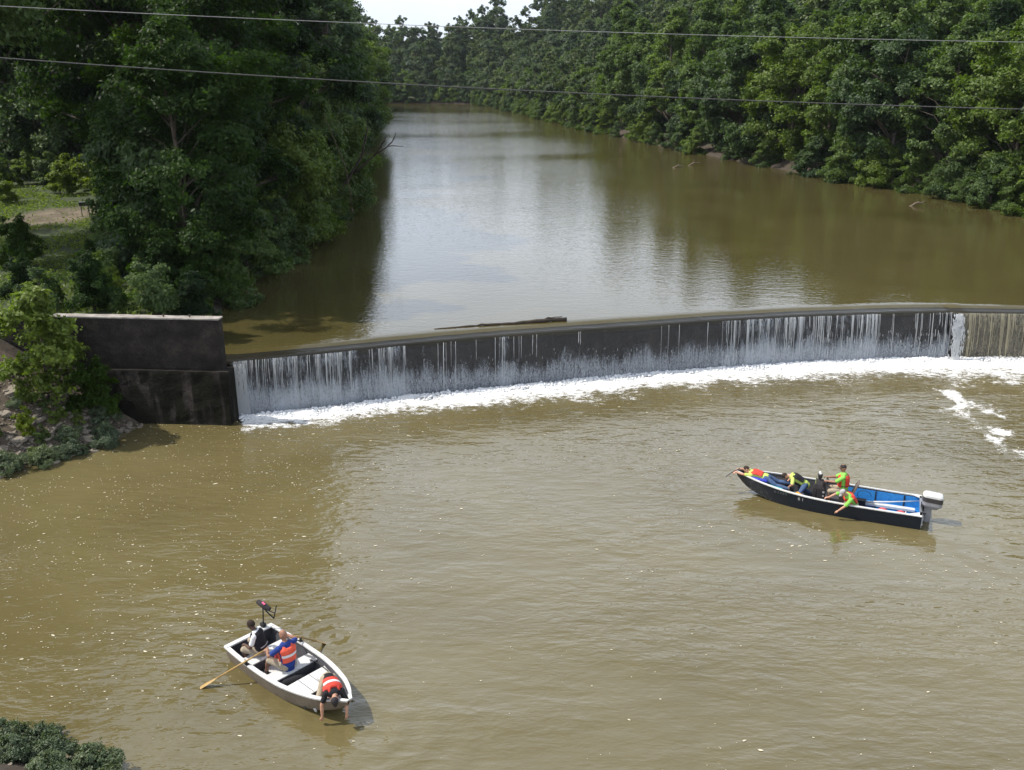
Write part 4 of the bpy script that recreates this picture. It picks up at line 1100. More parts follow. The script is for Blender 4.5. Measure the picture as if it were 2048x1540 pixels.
    if g('trousers'):
        c = MB(); torso(c, -.07, .10, .012)
        for nm in 'lr':
            H_, K_, A_ = J['hip' + nm], J['kn' + nm], J['an' + nm]
            if g('shorts', True): c.blob([H_, H_.lerp(K_, .5), H_.lerp(K_, .95)], [.106 * k, .095 * k, .086 * k], 12)
            else: c.blob([H_, H_.lerp(K_, .5), K_, K_.lerp(A_, .4), K_.lerp(A_, .92)], [.104 * k, .090 * k, .072 * k, .070 * k, .058 * k], 12)
        wear('shorts' if g('shorts', True) else 'trousers', c, spec['trousers'])
    if g('vest'):
        c = MB()
        if g('vest_side'): torso(c, .10, .43, .042)
        else:
            for bk in (-1, 1):
                rings = []
                for t in np.linspace(.12, .47, 9):
                    a = np.interp(t, [z[0] for z in TOR], [z[1] for z in TOR]) * k; bb = np.interp(t, [z[0] for z in TOR], [z[2] for z in TOR]) * k + (belly * math.exp(-((t - .14) / .12) ** 2) if bk > 0 else 0)
                    W_ = np.linspace(-1.15, 1.15, 11); rd = .018 * (1 if .14 < t < .45 else .3)
                    rings.append([P0 + up * t * k + left * math.sin(w) * (a + .045 + rd) + fw * bk * math.cos(w) * (bb + .045 + rd) for w in W_] + [P0 + up * t * k + left * math.sin(w) * a * .9 + fw * bk * math.cos(w) * bb * .9 for w in W_[::-1]])
                c.loft(rings)
        for s in (1, -1): c.blob([sh + left * s * .10 + fw * .10 - up * .04, sh + left * s * .105 + up * .045, sh + left * s * .10 - fw * .10 - up * .04], [.040, .034, .040], 10)
        v = wear('life_vest', c, spec['vest'], .013)
        if g('stripe'):
            q = MB(); rings = []
            lo_, hi_ = g('stripe_at', (.25, .33))
            for t in np.linspace(lo_, hi_, 3):
                a = np.interp(t, [z[0] for z in TOR], [z[1] for z in TOR]) * k + .066; bb = np.interp(t, [z[0] for z in TOR], [z[2] for z in TOR]) * k + .066
                rings.append([P0 + up * t * k + left * math.sin(w) * a * 1.0 - fw * math.cos(w) * bb for w in np.linspace(-1.05, 1.05, 14)])
            shift(q.loft(rings, closed=False, cap=False)).build('reflective_stripe', MAT[spec['stripe']], v, True)
        if g('belt'):
            q = MB(); a_, b_ = .145 * k + .062, .102 * k + .062
            q.tube([P0 + up * .17 * k + left * math.sin(w) * a_ + fw * math.cos(w) * b_ for w in np.linspace(0, 2 * math.pi, 25)], .011, 6)
            shift(q).build('belt', MAT['black_cloth'], v, True)
    if g('cap'):
        c = MB(); n_ = 16; rings = []
        for i in range(7):
            e = i / 6 * math.pi / 2 * .97
            rings.append([head + hu * (.040 + .098 * math.sin(e)) + (hf * math.cos(w) * .108 + hl * math.sin(w) * .088) * math.cos(e) for w in np.linspace(0, 2 * math.pi, n_, endpoint=False)])
        c.loft(rings)
        cp = shift(c).build('cap', MAT[spec['cap']], body, True)
        bk = -1 if g('cap_back') else 1
        c = MB(); outer, inner = [], []
        for w in np.linspace(-.95, .95, 9):
            di = hf * bk * math.cos(w) * .105 + hl * math.sin(w) * .086
            inner.append(head + hu * .048 + di); outer.append(head + hu * .030 + di * .92 + hf * bk * (.02 + .07 * math.cos(w * 1.3)))
        c.loft([inner, outer, [p_ - hu * .008 for p_ in outer], [p_ - hu * .012 for p_ in inner]], closed=False, cap=False)
        shift(c).build('brim', MAT[spec.get('brim', spec['cap'])], cp, True)
    if g('hair'):
        c = MB(); c.ball(head + hu * .030 - hf * .014, (.100, .086, .112), 16, 10, rot=rot)
        h_ = c
        # trim away the face side and everything below the ears
        vs = [Vector(q) for q in h_.v]
        fs = [f for f in h_.f if all(((vs[i] - head).dot(hu) > -.045 + .10 * max(0, (vs[i] - head).dot(hf) / .09)) for i in f)]
        c2 = MB(); c2.v = h_.v; c2.f = fs; c2.m = [0] * len(fs)
        shift(c2).build('hair', MAT[spec['hair']], body, True, fix=False)
    if g('shoes'):
        for nm in 'lr':
            A_, td = J['an' + nm], J['toe' + nm]
            c = MB(); c.blob([A_ - td * .045 - Vector((0, 0, .045)), A_ + td * .05 - Vector((0, 0, .042)), A_ + td * .16 - Vector((0, 0, .058))], [(.048, .046), (.052, .046), (.047, .032)], 12); c.blob([A_ + Vector((0, 0, .02)), A_ - Vector((0, 0, .04))], .048, 10)
            wear('shoe', c, spec['shoes'], .012)
    return body

# ------------------------------------------------------------------ boats
def hull(root, st, floor_z, paint, inside, rim_mat, rim_w, rim_t=.035, skin=.035, rim_out=.02, lip_in=0):
    """st: rows of x, half beam at gunwale, gunwale z, half beam at chine, chine z, keel z"""
    keys = np.array(st); n = 34
    X = np.concatenate([np.linspace(keys[0, 0], keys[-1, 0], n)])
    def cub(col):
        xs_, v = keys[:, 0], keys[:, col]; m_ = np.gradient(v, xs_); out = []
        for x in X:
            i = min(len(xs_) - 2, max(0, int(np.searchsorted(xs_, x) - 1))); h = xs_[i + 1] - xs_[i]; t = (x - xs_[i]) / h
            out.append((2 * t ** 3 - 3 * t ** 2 + 1) * v[i] + (t ** 3 - 2 * t ** 2 + t) * h * m_[i] + (-2 * t ** 3 + 3 * t ** 2) * v[i + 1] + (t ** 3 - t ** 2) * h * m_[i + 1])
        return np.array(out)
    BG, ZG, BC, ZC, ZK = (cub(i) for i in range(1, 6))
    BG = np.maximum(BG, .02); BC = np.clip(BC, .01, None)
    out = MB(); rings = []
    for i in range(n):
        x, bg, zg, bc, zc, zk = X[i], BG[i], ZG[i], BC[i], ZC[i], ZK[i]
        mid = (bg * .58 + bc * .42 + .012, (zg + zc) * .5)
        rings.append([(x, bg, zg), (x, mid[0], mid[1]), (x, bc, zc), (x, bc * .5, zc * .45 + zk * .55), (x, 0, zk), (x, -bc * .5, zc * .45 + zk * .55), (x, -bc, zc), (x, -mid[0], mid[1]), (x, -bg, zg)])
    out.loft(rings, closed=False, cap=False); out.f.append(tuple(range(9))); out.m.append(0)
    o1 = out.build('hull', MAT[paint], root, True, fix=True)
    md = o1.modifiers.new('edge', 'EDGE_SPLIT'); md.split_angle = R(38)
    inn = MB(); rings = []
    for i in range(n):
        x = min(max(X[i], keys[0, 0] + .04), keys[-1, 0] - .10); bg = max(.012, BG[i] - skin); zf = max(floor_z, ZC[i] + .035); bc = max(.01, min(BC[i], bg) - .02)
        rings.append([(x, bg, ZG[i] - .004), (x, (bg * .6 + bc * .4), (ZG[i] + zf) / 2), (x, bc, zf), (x, -bc, zf), (x, -(bg * .6 + bc * .4), (ZG[i] + zf) / 2), (x, -bg, ZG[i] - .004)])
    inn.loft(rings, closed=False, cap=False); inn.f.append(tuple(range(6))); inn.m.append(0)
    inn.build('inner_hull', MAT[inside], root, True, fix=False).modifiers.new('edge', 'EDGE_SPLIT').split_angle = R(35)
    for s in (1, -1):
        rm = MB(); rings = []
        for i in range(n):
            bo = BG[i] + rim_out; bi = max(.0, BG[i] - rim_w); x = X[i] + (0.03 if i == n - 1 else 0)
            rings.append([(x, s * bo, ZG[i] - rim_t * .4), (x, s * bo, ZG[i] + rim_t * .6), (x, s * bi, ZG[i] + rim_t * .75), (x, s * bi, ZG[i] - rim_t * .4)])
        rm.loft(rings).build('gunwale', MAT[rim_mat], root)
    return X, BG, ZG, BC

# ---- small rowing boat
NB = ((-6.68, 20.15, 0), R(-42.5))
rb = empty('rowing_boat', NB[0], NB[1], 'small tan and white rowing boat with three people and a trolling motor', 'boat')
ST = [(0, .68, .43, .56, -.04, -.10), (.8, .725, .44, .60, -.05, -.11), (1.6, .735, .455, .60, -.05, -.11), (2.4, .69, .485, .53, -.02, -.09), (3.0, .575, .52, .40, .04, -.03), (3.5, .42, .555, .25, .16, .10), (3.85, .235, .585, .12, .31, .26), (4.08, .06, .61, .02, .50, .47)]
hull(rb, ST, .055, 'tan_hull', 'grey_inside', 'white_paint', .085)
MB().box((.05, 0, .448), (.14, 1.38, .045)).build('transom_cap', MAT['white_paint'], rb, bevel=.008)
for x0, x1, w, z, nm in ((.62, 1.02, 1.30, .335, 'bench'), (1.62, 1.98, 1.32, .335, 'bench'), (2.38, 3.02, 1.16, .375, 'fore_deck')):
    wb = w / 2; t = 0 if x1 < 2.3 else .13
    b = MB(); b.loft([[(x0, -wb, z), (x0, wb, z), (x0, wb, z - .028), (x0, -wb, z - .028)], [(x1, -wb + t, z), (x1, wb - t, z), (x1, wb - t, z - .028), (x1, -wb + t, z - .028)]])
    bo = b.build(nm, MAT['white_paint'], rb)
    MB().box(((x0 + x1) / 2, 0, z / 2 + .0), (x1 - x0 - .03, w - .16 - t, z - .06)).build('bench_box', MAT['grey_inside'], bo)
    if nm == 'fore_deck':
        for yy in (-.18, .12): MB().box(((x0 + x1) / 2, yy, z + .0035), (x1 - x0 - .04, .012, .004)).build('panel_seam', MAT['grey_inside'], bo)
MB().loft([[(3.52, -.33, .50), (3.52, .33, .50), (3.52, .33, .46), (3.52, -.33, .46)], [(3.95, -.09, .545), (3.95, .09, .545), (3.95, .09, .50), (3.95, -.09, .50)]]).build('bow_plate', MAT['white_paint'], rb)
for s in (1, -1):
    x = 1.06 if s < 0 else 1.22
    MB().tube([(x, s * .725, .44), (x, s * .725, .54)], .018, 8).tube([(x - .05, s * .725, .60), (x - .045, s * .725, .545), (x, s * .725, .53), (x + .045, s * .725, .545), (x + .05, s * .725, .60)], .010, 6).box((x, s * .715, .475), (.13, .09, .018)).build('oarlock', MAT['dark_rubber'], rb)
MB().box((1.3, -.05, .068), (.5, .75, .02)).build('floor_board', MAT['white_paint'], rb)
# bow line lying along the inside
MB().tube([(1.9, .50, .36), (2.2, .52, .40), (2.6, .50, .40), (2.95, .40, .40), (3.1, .30, .32)], .012, 6).build('bow_line', MAT['dark_rubber'], rb, True)
# trolling motor clamped to the transom, tilted up
tm = MB().box((-.02, .45, .47), (.13, .10, .20)).tube([(-.05, .45, -.25), (-.01, .45, .45), (.06, .45, 1.10)], .017, 8).build('trolling_motor', MAT['dark_rubber'], rb)
MB().blob([(-.06, .40, 1.20), (.10, .44, 1.16), (.26, .50, 1.09)], [(.065, .05), (.085, .065), (.06, .05)], 12, side=(0, 1, 0)).build('motor_head', MAT['charcoal_cap'], tm, True)
MB().box((.13, .435, 1.222), (.11, .05, .006), rot=Matrix.Rotation(.25, 3, 'Y')).build('motor_badge', MAT['pink_print'], tm)
MB().tube([(.08, .45, 1.06), (.22, .50, .93), (.34, .56, .82)], .018, 8).tube([(.20, .46, 1.05), (.37, .57, .98)], .012, 6).tube([(.34, .56, .80), (.38, .59, 1.0), (.42, .62, 1.20)], .014, 8).build('tilt_lever', MAT['dark_rubber'], tm)

def oar(frame, tip, lock, handle, label):
    t_, l_, h_ = Vector(tip), Vector(lock), Vector(handle)
    d = (h_ - l_).normalized(); org = l_.copy()
    m = Matrix.Rotation(frame[1], 3, 'Z')
    e = empty('oar', m @ org + Vector(frame[0]), frame[1], label, 'oar', 'oars of the rowing boat')
    t_, l_, h_ = t_ - org, l_ - org, h_ - org
    bl = (l_ - t_).normalized(); b0 = t_ + bl * .55
    MB().tube([b0, l_, h_ - d * .12], [.019, .023, .021], 10).build('shaft', MAT['oar_wood'], e, True)
    MB().tube([h_ - d * .12, h_], .016, 8).build('handle', MAT['oar_wood'], e, True)
    sd = bl.cross(Vector((0, 0, 1))).normalized()
    MB().tube([b0 + bl * .03, b0 - bl * .08, b0 - bl * .3, t_ + bl * .03, t_], [(.02, .02), (.045, .012), (.072, .009), (.068, .007), (.05, .005)], 10, side=sd).build('blade', MAT['oar_wood'], e, True)
oar(NB, (.40, -1.72, -.05), (1.06, -.76, .555), (1.36, -.324, .83), 'wooden oar angled out over the near gunwale, blade dipping into the water')
oar(NB, (1.14, 1.66, -.16), (1.22, .76, .555), (1.275, .31, .88), 'wooden oar on the far side of the rowing boat, blade just in the water')

aft = Vector((-1, 0, 0))
faA = Vector((-.80, -.60, 0))
person(NB, dict(label='person in white T-shirt and black vest sitting in the stern looking down', group='people in the rowing boat', pelvis=(.80, -.12, .45), up=faA * .22 + Vector((0, 0, 1)), fwd=faA, head_up=faA * .55 + Vector((0, 0, 1)), head_fwd=faA + Vector((0, 0, -.7)),
    hand_l=(.55, -.42, .62), hand_r=(.42, -.12, .60), foot_l=(.55, -.42, .12), foot_r=(.36, -.18, .12), skin='skin_dark', shirt='white_cloth', trousers='khaki', vest='black_cloth', vest_side=True, stripe='grey_cap', stripe_at=(.14, .17), hair='hair_dark', shoes='dark_rubber', knee_l=(-.4, -.6, 1), knee_r=(-.6, -.1, 1)))
person(NB, dict(label='balding person in blue shirt and red life vest rowing, seen from behind', group='people in the rowing boat', pelvis=(1.80, -.03, .455), up=aft * .12 + Vector((0, 0, 1)), fwd=aft, head_up=aft * .25 + Vector((0, 0, 1)), head_fwd=aft + Vector((0, -.35, -.25)), size=1.06, belly=.03,
    hand_l=(1.37, -.31, .85), hand_r=(1.30, .30, .90), hand_dir_l=(-.2, -.5, -.3), hand_dir_r=(-.2, .5, -.3), grip=.9, elbow_l=(.3, -.8, -.5), elbow_r=(.3, .8, -.4), foot_l=(1.22, -.30, .13), foot_r=(1.20, .16, .13), knee_l=(-.3, -.35, 1), knee_r=(-.3, .2, 1),
    skin='skin_tan', shirt='blue_cloth', long_shirt=True, trousers='khaki', vest='vest_orange', stripe='reflective', stripe_at=(.26, .325), shoes='charcoal_cap'))
person(NB, dict(label='person in red vest and black cap bent over the bow, both arms down', group='people in the rowing boat', pelvis=(3.30, .04, .76), up=(.62, -.26, -.05), fwd=(-.05, -.1, -1), head_up=(.55, -.42, -.02), head_fwd=(.35, -.2, -1),
    hand_l=(4.16, -.10, .04), hand_r=(3.70, -.52, .04), elbow_l=(.4, .5, .2), elbow_r=(-.4, -.6, .2), grip=.3, curl_l=(-1, 0, 0), curl_r=(-1, 0, 0), hand_dir_l=(-.1, 0, -1), hand_dir_r=(-.1, 0, -1), foot_l=(2.85, .16, .48), foot_r=(3.14, -.30, .16), knee_l=(.6, .1, -1), knee_r=(.8, -.5, .2), toe_l=(-1, 0, 0), toe_r=(.8, -.3, 0),
    skin='skin_light', shirt='black_cloth', trousers='khaki', vest='red_vest', stripe='reflective', stripe_at=(.26, .34), cap='charcoal_cap', shoes='shoe_white'))
# loose gear in the rowing boat
def gear(frame, name, label, cat, at, mb, mat, bevel=0, smooth=False):
    m = Matrix.Rotation(frame[1], 3, 'Z'); o = mb.build(name, mat, None, smooth, bevel=bevel, label=label, cat=cat)
    o.location = m @ Vector(at) + Vector(frame[0]); o.rotation_euler = (0, 0, frame[1]); return o
gear(NB, 'gear_bag', 'dark bag on the floor in front of the fore deck of the rowing boat', 'bag', (2.17, -.12, .07), MB().blob([(-.1, -.22, .10), (0, 0, .12), (.03, .26, .09)], [(.14, .10), (.16, .12), (.12, .09)], 12), MAT['black_cloth'], smooth=True)
gear(NB, 'red_can', 'small red can beside the rower', 'can', (1.25, .0, .34), MB().tube([(0, 0, 0), (0, 0, .20), (0, 0, .24)], [.06, .06, .035], 12), MAT['fender_red'])

# ---- long work boat
FBt = ((13.4, 27.35, 0), math.atan2(.38, -.925))
wb_ = empty('work_boat', FBt[0], FBt[1], 'long dark flat-bottomed work boat with blue deck, outboard and four people', 'boat')
ST = [(0, .82, .50, .74, -.06, -.10), (1.2, .85, .50, .76, -.06, -.10), (2.4, .86, .51, .76, -.06, -.10), (3.6, .80, .54, .68, -.05, -.09), (4.5, .66, .60, .50, .0, -.04), (5.2, .45, .67, .28, .14, .08), (5.7, .23, .73, .12, .36, .30), (5.97, .08, .77, .03, .62, .58)]
hull(wb_, ST, .06, 'navy_hull', 'grey_inside', 'white_paint', .055, .03)
# blue liner of the stern half
b = MB(); rings = []
for x in np.linspace(.06, 2.35, 10):
    rings.append([(x, .765, .46), (x, .70, .10), (x, -.70, .10), (x, -.765, .46)])
b.loft(rings, closed=False, cap=False); b.f.append((0, 1, 2, 3)); b.m.append(0)
b.build('deck_liner', MAT['blue_deck'], wb_, fix=False)
for x in (.52, 1.42): MB().tube([(x, .69, .115), (x, 0, .118), (x, -.69, .115), (x, -.755, .455)], .022, 6).build('rib_strap', MAT['dark_rubber'], wb_)
MB().loft([[(.0, .86, .52), (.52, .86, .52), (.0, .50, .52)], [(.0, .86, .495), (.52, .86, .495), (.0, .50, .495)]]).build('corner_plate', MAT['white_paint'], wb_)
MB().loft([[(.0, -.86, .52), (.36, -.86, .52), (.0, -.60, .52)], [(.0, -.86, .495), (.36, -.86, .495), (.0, -.60, .495)]]).build('corner_plate', MAT['white_paint'], wb_)
MB().box((.03, 0, .47), (.07, 1.6, .10)).build('transom_board', MAT['metal'], wb_)
MB().loft([[(4.35, -.60, .47), (4.35, .60, .47), (4.35, .60, .43), (4.35, -.60, .43)], [(5.1, -.42, .54), (5.1, .42, .54), (5.1, .42, .50), (5.1, -.42, .50)], [(5.75, -.15, .62), (5.75, .15, .62), (5.75, .15, .58), (5.75, -.15, .58)]]).build('fore_deck', MAT['cowl_dark'], wb_)
MB().box((4.66, .36, .515), (.55, .26, .012), rot=Matrix.Rotation(-.09, 3, 'Y')).build('deck_mat', MAT['turquoise'], wb_)
# helm console
co = MB().loft([[(3.00, -.34, .06), (3.42, -.34, .06), (3.42, .26, .06), (3.00, .26, .06)], [(3.03, -.34, .66), (3.40, -.34, .66), (3.40, .26, .66), (3.03, .26, .66)], [(3.12, -.30, .80), (3.36, -.30, .80), (3.36, .22, .80), (3.12, .22, .80)]]).build('helm_console', MAT['charcoal_cap'], wb_, bevel=.015)
MB().tube([(2.96 + .05 * math.sin(w), -.06 + .17 * math.cos(w), .80 + .16 * math.sin(w)) for w in np.linspace(0, 2 * math.pi, 21)], .014, 6).tube([(2.96, -.06, .80), (3.08, -.06, .74)], .018, 6).build('steering_wheel', MAT['dark_rubber'], co, True)
MB().tube([(3.24, -.17, .79), (3.24, -.17, .92)], .015, 6).blob([(3.24, -.17, .92), (3.24, -.17, 1.00)], [.075, .085], 12).build('searchlight', MAT['cowl_dark'], co, True)
MB().blob([(3.24, -.17, 1.03), (3.25, -.18, 1.07)], [.075, .05], 12).build('searchlight_dome', MAT['white_paint'], co, True)
for y in (.05, .14): MB().tube([(3.34, y, .79), (3.36, y, 1.02)], .008, 6).build('rod_antenna', MAT['neon_yellow'] if y > .1 else MAT['dark_rubber'], co)
for z, w in ((.26, .09), (.42, .05), (.56, .06)): MB().box((3.06, .2635, z), (w * 1.2, .008, w)).build('gauge_plate', MAT['grey_cap'], co)
MB().tube([(3.32, .268, .08), (3.32, .268, .62)], .008, 6).build('console_seam', MAT['metal'], co)
st_ = MB().box((2.40, -.02, .50), (.42, .46, .09)).box((2.42, -.02, .28), (.28, .30, .36)).build('helm_seat', MAT['seat_brown'], wb_, bevel=.02)
MB().loft([[(2.20, -.25, .54), (2.20, .21, .54), (2.14, .21, .54), (2.14, -.25, .54)], [(2.02, -.24, 1.00), (2.02, .20, 1.00), (1.97, .20, 1.00), (1.97, -.24, 1.00)]]).build('seat_back', MAT['seat_brown'], st_, bevel=.012)
# outboard
om = MB().loft([[(-.30, -.09, .52), (-.02, -.12, .52), (-.02, .12, .52), (-.30, .09, .52)], [(-.30, -.08, .20), (-.10, -.10, .20), (-.10, .10, .20), (-.30, .08, .20)], [(-.30, -.05, -.30), (-.14, -.06, -.30), (-.14, .06, -.30), (-.30, .05, -.30)]]).build('outboard_motor', MAT['cowl_grey'], wb_, bevel=.02)
def rrect(cx, cy, hx, hy, z, n=5, k=.30, tilt=0):
    o = []
    for qx, qy, a0 in ((1, 1, 0), (-1, 1, 90), (-1, -1, 180), (1, -1, 270)):
        for i in range(n):
            a = R(a0 + 90 * i / (n - 1)); r = min(hx, hy) * k * 2
            x = cx + qx * (hx - r) + math.cos(a) * r; o.append((x, cy + qy * (hy - r) + math.sin(a) * r, z + (x - cx) * tilt))
    return o
MB().loft([rrect(-.27, 0, .20, .15, .50), rrect(-.29, 0, .30, .20, .62, tilt=.06), rrect(-.29, 0, .31, .205, .74, tilt=.06)]).build('lower_cowl', MAT['cowl_grey'], om)
MB().loft([rrect(-.29, 0, .312, .207, .742, tilt=.06), rrect(-.29, 0, .31, .205, .90, tilt=.06)]).build('cowl_band', MAT['cowl_dark'], om)
MB().loft([rrect(-.29, 0, .312, .207, .902, tilt=.06), rrect(-.29, 0, .305, .20, .96, tilt=.06), rrect(-.29, 0, .27, .165, 1.0, tilt=.06), rrect(-.29, 0, .12, .07, 1.012, tilt=.06)]).build('cowl_top', MAT['cowl_white'], om)
MB().tube([(-.02, .12, .60), (.02, .22, .48), (-.08, .20, .30), (-.14, .10, .30)], .016, 6).build('control_cable', MAT['dark_rubber'], om, True)
MB().box((-.02, 0, .50), (.10, .26, .22)).build('clamp_bracket', MAT['dark_rubber'], om)
# lettering on the hull side facing the camera
def lettering(txt, x, z, size, mat, parent, yoff):
    c = bpy.data.curves.new('print', 'FONT'); c.body = txt; c.size = size; c.extrude = .001; c.align_x = 'LEFT'
    o = bpy.data.objects.new('print', c); COL.objects.link(o)
    dg = bpy.context.evaluated_depsgraph_get(); dg.update(); me = bpy.data.meshes.new_from_object(o.evaluated_get(dg)); bpy.data.objects.remove(o)
    me.materials.clear(); me.materials.append(MAT[mat])
    ob = bpy.data.objects.new('hull_number', me); put(ob, parent); return ob, me
def side_y(x, z):
    K = np.array(ST); bg, zg, bc, zc = (np.interp(x, K[:, 0], K[:, i]) for i in (1, 2, 3, 4))
    mz = (zg + zc) / 2; mb_ = bg * .58 + bc * .42 + .012
    return float(np.interp(z, [zc, mz, zg], [bc, mb_, bg]))
for txt, x, z, s_, mt in (('K Y 7 0 5', 4.62, .44, .11, 'grey_print'), ('B 1', 3.83, .36, .15, 'pale_print')):
    ob, me = lettering(txt, x, z, s_, mt, wb_, 0)
    for v in me.vertices:
        lx, lz = x - v.co.x, z + v.co.y
        v.co = (lx, side_y(lx, lz) + .022 + v.co.z, lz)
    me.update()

fo = Vector((1, 0, 0))
grp = 'people in the work boat'
person(FBt, dict(label='person in jeans and red vest lying over the bow reaching out with a paddle', group=grp, pelvis=(4.98, .06, .70), up=(1, -.08, .10), fwd=(0, 0, -1), head_up=(.75, -.25, .55), head_fwd=(.8, .1, -.3),
    hand_l=(6.02, .18, .78), hand_r=(6.08, .06, .86), hand_dir_l=(.7, .3, -.4), hand_dir_r=(.7, .3, -.4), grip=.9, elbow_l=(0, 1, -.3), elbow_r=(0, -1, .1), foot_l=(4.18, .26, .48), foot_r=(4.12, -.14, .52), knee_l=(.1, .2, -1), knee_r=(.1, -.2, -1), toe_l=(-.6, .1, -1), toe_r=(-.6, -.1, -1), shorts=False,
    skin='skin_light', shirt='neon_yellow', trousers='jeans', vest='red_vest', hair='hair_dark', shoes='grey_trousers'))
person(FBt, dict(label='person in black vest and neon sleeves crouched with head down ahead of the console', group=grp, pelvis=(3.70, -.22, .55), up=(.80, .10, .42), fwd=(.42, 0, -.8), head_up=(.9, .2, -.1), head_fwd=(.1, .1, -1),
    hand_l=(4.20, .12, .50), hand_r=(4.28, -.36, .50), elbow_l=(-.3, .8, .2), elbow_r=(-.3, -.8, .2), foot_l=(3.50, .16, .14), foot_r=(3.46, -.36, .14), knee_l=(.8, .4, .5), knee_r=(.8, -.3, .5), shorts=False, sleeve=.75,
    skin='skin_light', shirt='neon_yellow', long_shirt=True, trousers='jeans', vest='black_cloth', hair='hair_dark', shoes='grey_trousers'))
person(FBt, dict(label='person in peaked cap, neon green shirt and red vest seated upright at the helm', group=grp, pelvis=(2.44, -.02, .66), up=(.10, 0, 1), fwd=fo, head_up=(.12, 0, 1), head_fwd=(1, .12, -.25), size=1.06, belly=.04,
    hand_l=(2.98, .10, .92), hand_r=(3.00, -.20, .94), hand_dir_l=(1, 0, .1), hand_dir_r=(1, 0, .1), grip=.9, foot_l=(2.86, .14, .14), foot_r=(2.88, -.18, .14), knee_l=(.8, .1, .6), knee_r=(.8, -.1, .6), elbow_l=(-.2, .6, -1), elbow_r=(-.2, -.6, -1),
    skin='skin_tan', shirt='neon', long_shirt=True, trousers='khaki', vest='red_vest', belt=True, stripe='red_vest', cap='charcoal_cap', brim='brown_cap', shoes='charcoal_cap', sleeve=.8))
person(FBt, dict(label='person in grey cap and red vest leaning out over the gunwale', group=grp, pelvis=(2.06, .44, .40), up=(.42, .50, .70), fwd=(.8, .45, -.5), head_up=(.55, .35, .55), head_fwd=(.8, .5, -.6),
    hand_l=(2.66, 1.08, .16), hand_r=(3.02, .82, .585), elbow_l=(-.6, .8, -.1), elbow_r=(.2, -.2, 1), grip=.4, hand_dir_l=(.7, .1, -.4), hand_dir_r=(.9, .3, -.1), foot_l=(1.88, .56, .15), foot_r=(1.94, .14, .15), knee_l=(1, .2, -.1), knee_r=(1, -.2, .1), sleeve=.85,
    skin='skin_light', shirt='neon', trousers='khaki', vest='red_vest', cap='grey_cap', shoes='grey_trousers'))
# loose gear aboard
pd_ = empty('paddle', Matrix.Rotation(FBt[1], 3, 'Z') @ Vector((6.06, .16, .80)) + Vector(FBt[0]), FBt[1], 'short paddle held out over the bow of the work boat', 'paddle')
MB().tube([(-.16, -.12, .07), (.02, .02, -.02), (.08, .07, -.06)], .015, 8).build('shaft', MAT['cowl_dark'], pd_, True)
MB().tube([(.06, .05, -.05), (.12, .10, -.09), (.20, .17, -.15), (.24, .20, -.18)], [(.016, .016), (.05, .008), (.06, .006), (.045, .005)], 8, side=(-.4, .6, .2)).build('blade', MAT['cowl_dark'], pd_, True)
gear(FBt, 'dry_bag', 'royal blue rolled bag lying at the bow of the work boat', 'bag', (5.20, .30, .60), MB().blob([(-.24, .0, .06), (0, 0, .065), (.24, -.07, .07)], [.062, .068, .06], 12), MAT['royal_blue'], smooth=True)
gear(FBt, 'float_bag', 'orange yellow float bag against the gunwale ahead of the console', 'bag', (3.86, .52, .30), MB().blob([(-.12, 0, .10), (0, .02, .14), (.12, .02, .09)], [(.08, .09), (.12, .11), (.07, .07)], 12), MAT['yellow'], smooth=True)
gear(FBt, 'battery_box', 'black battery box on the blue deck behind the helm seat', 'box', (1.86, -.12, .11), MB().box((0, 0, .11), (.30, .22, .20), taper=.94).box((0, 0, .225), (.32, .24, .03)), MAT['dark_rubber'], bevel=.01)
gear(FBt, 'white_board', 'thick white board lying on the blue deck', 'board', (1.02, -.28, .135), MB().box((0, 0, .045), (1.70, .17, .09), rz=.02), MAT['white_paint'], bevel=.008)
gear(FBt, 'white_pole', 'slim white pole lying slantwise on the blue deck', 'pole', (.95, -.30, .22), MB().tube([(-.95, -.30, .20), (0, -.10, .08), (.85, .10, .02)], [.012, .022, .03], 10), MAT['white_paint'], smooth=True)
for x, nm in ((1.17, 'red float lying inside the gunwale, the one towards the helm'), (.62, 'red float lying inside the gunwale, the one towards the outboard')):
    gear(FBt, 'red_float', nm, 'float', (x, .60, .24), MB().ball((0, 0, .12), (.17, .10, .14), 14, 10), MAT['fender_red'], smooth=True)['group'] = 'red floats in the work boat'
gear(FBt, 'clamp', 'small shiny metal clamp beside the red float near the outboard', 'clamp', (.42, .36, .12), MB().box((0, 0, .08), (.16, .08, .05)).tube([(.04, 0, .05), (.04, 0, .22)], .018, 8).ball((.04, 0, .23), .035, 8, 6), MAT['metal'])
gear(FBt, 'fuel_hose', 'black hose loop lying against the blue side', 'hose', (1.78, -.45, .15), MB().tube([(.22 * math.cos(w), .06 * math.sin(w) - .12, .17 + .19 * math.sin(w)) for w in np.linspace(-2.4, 3.2, 20)], .009, 6), MAT['dark_rubber'], smooth=True)

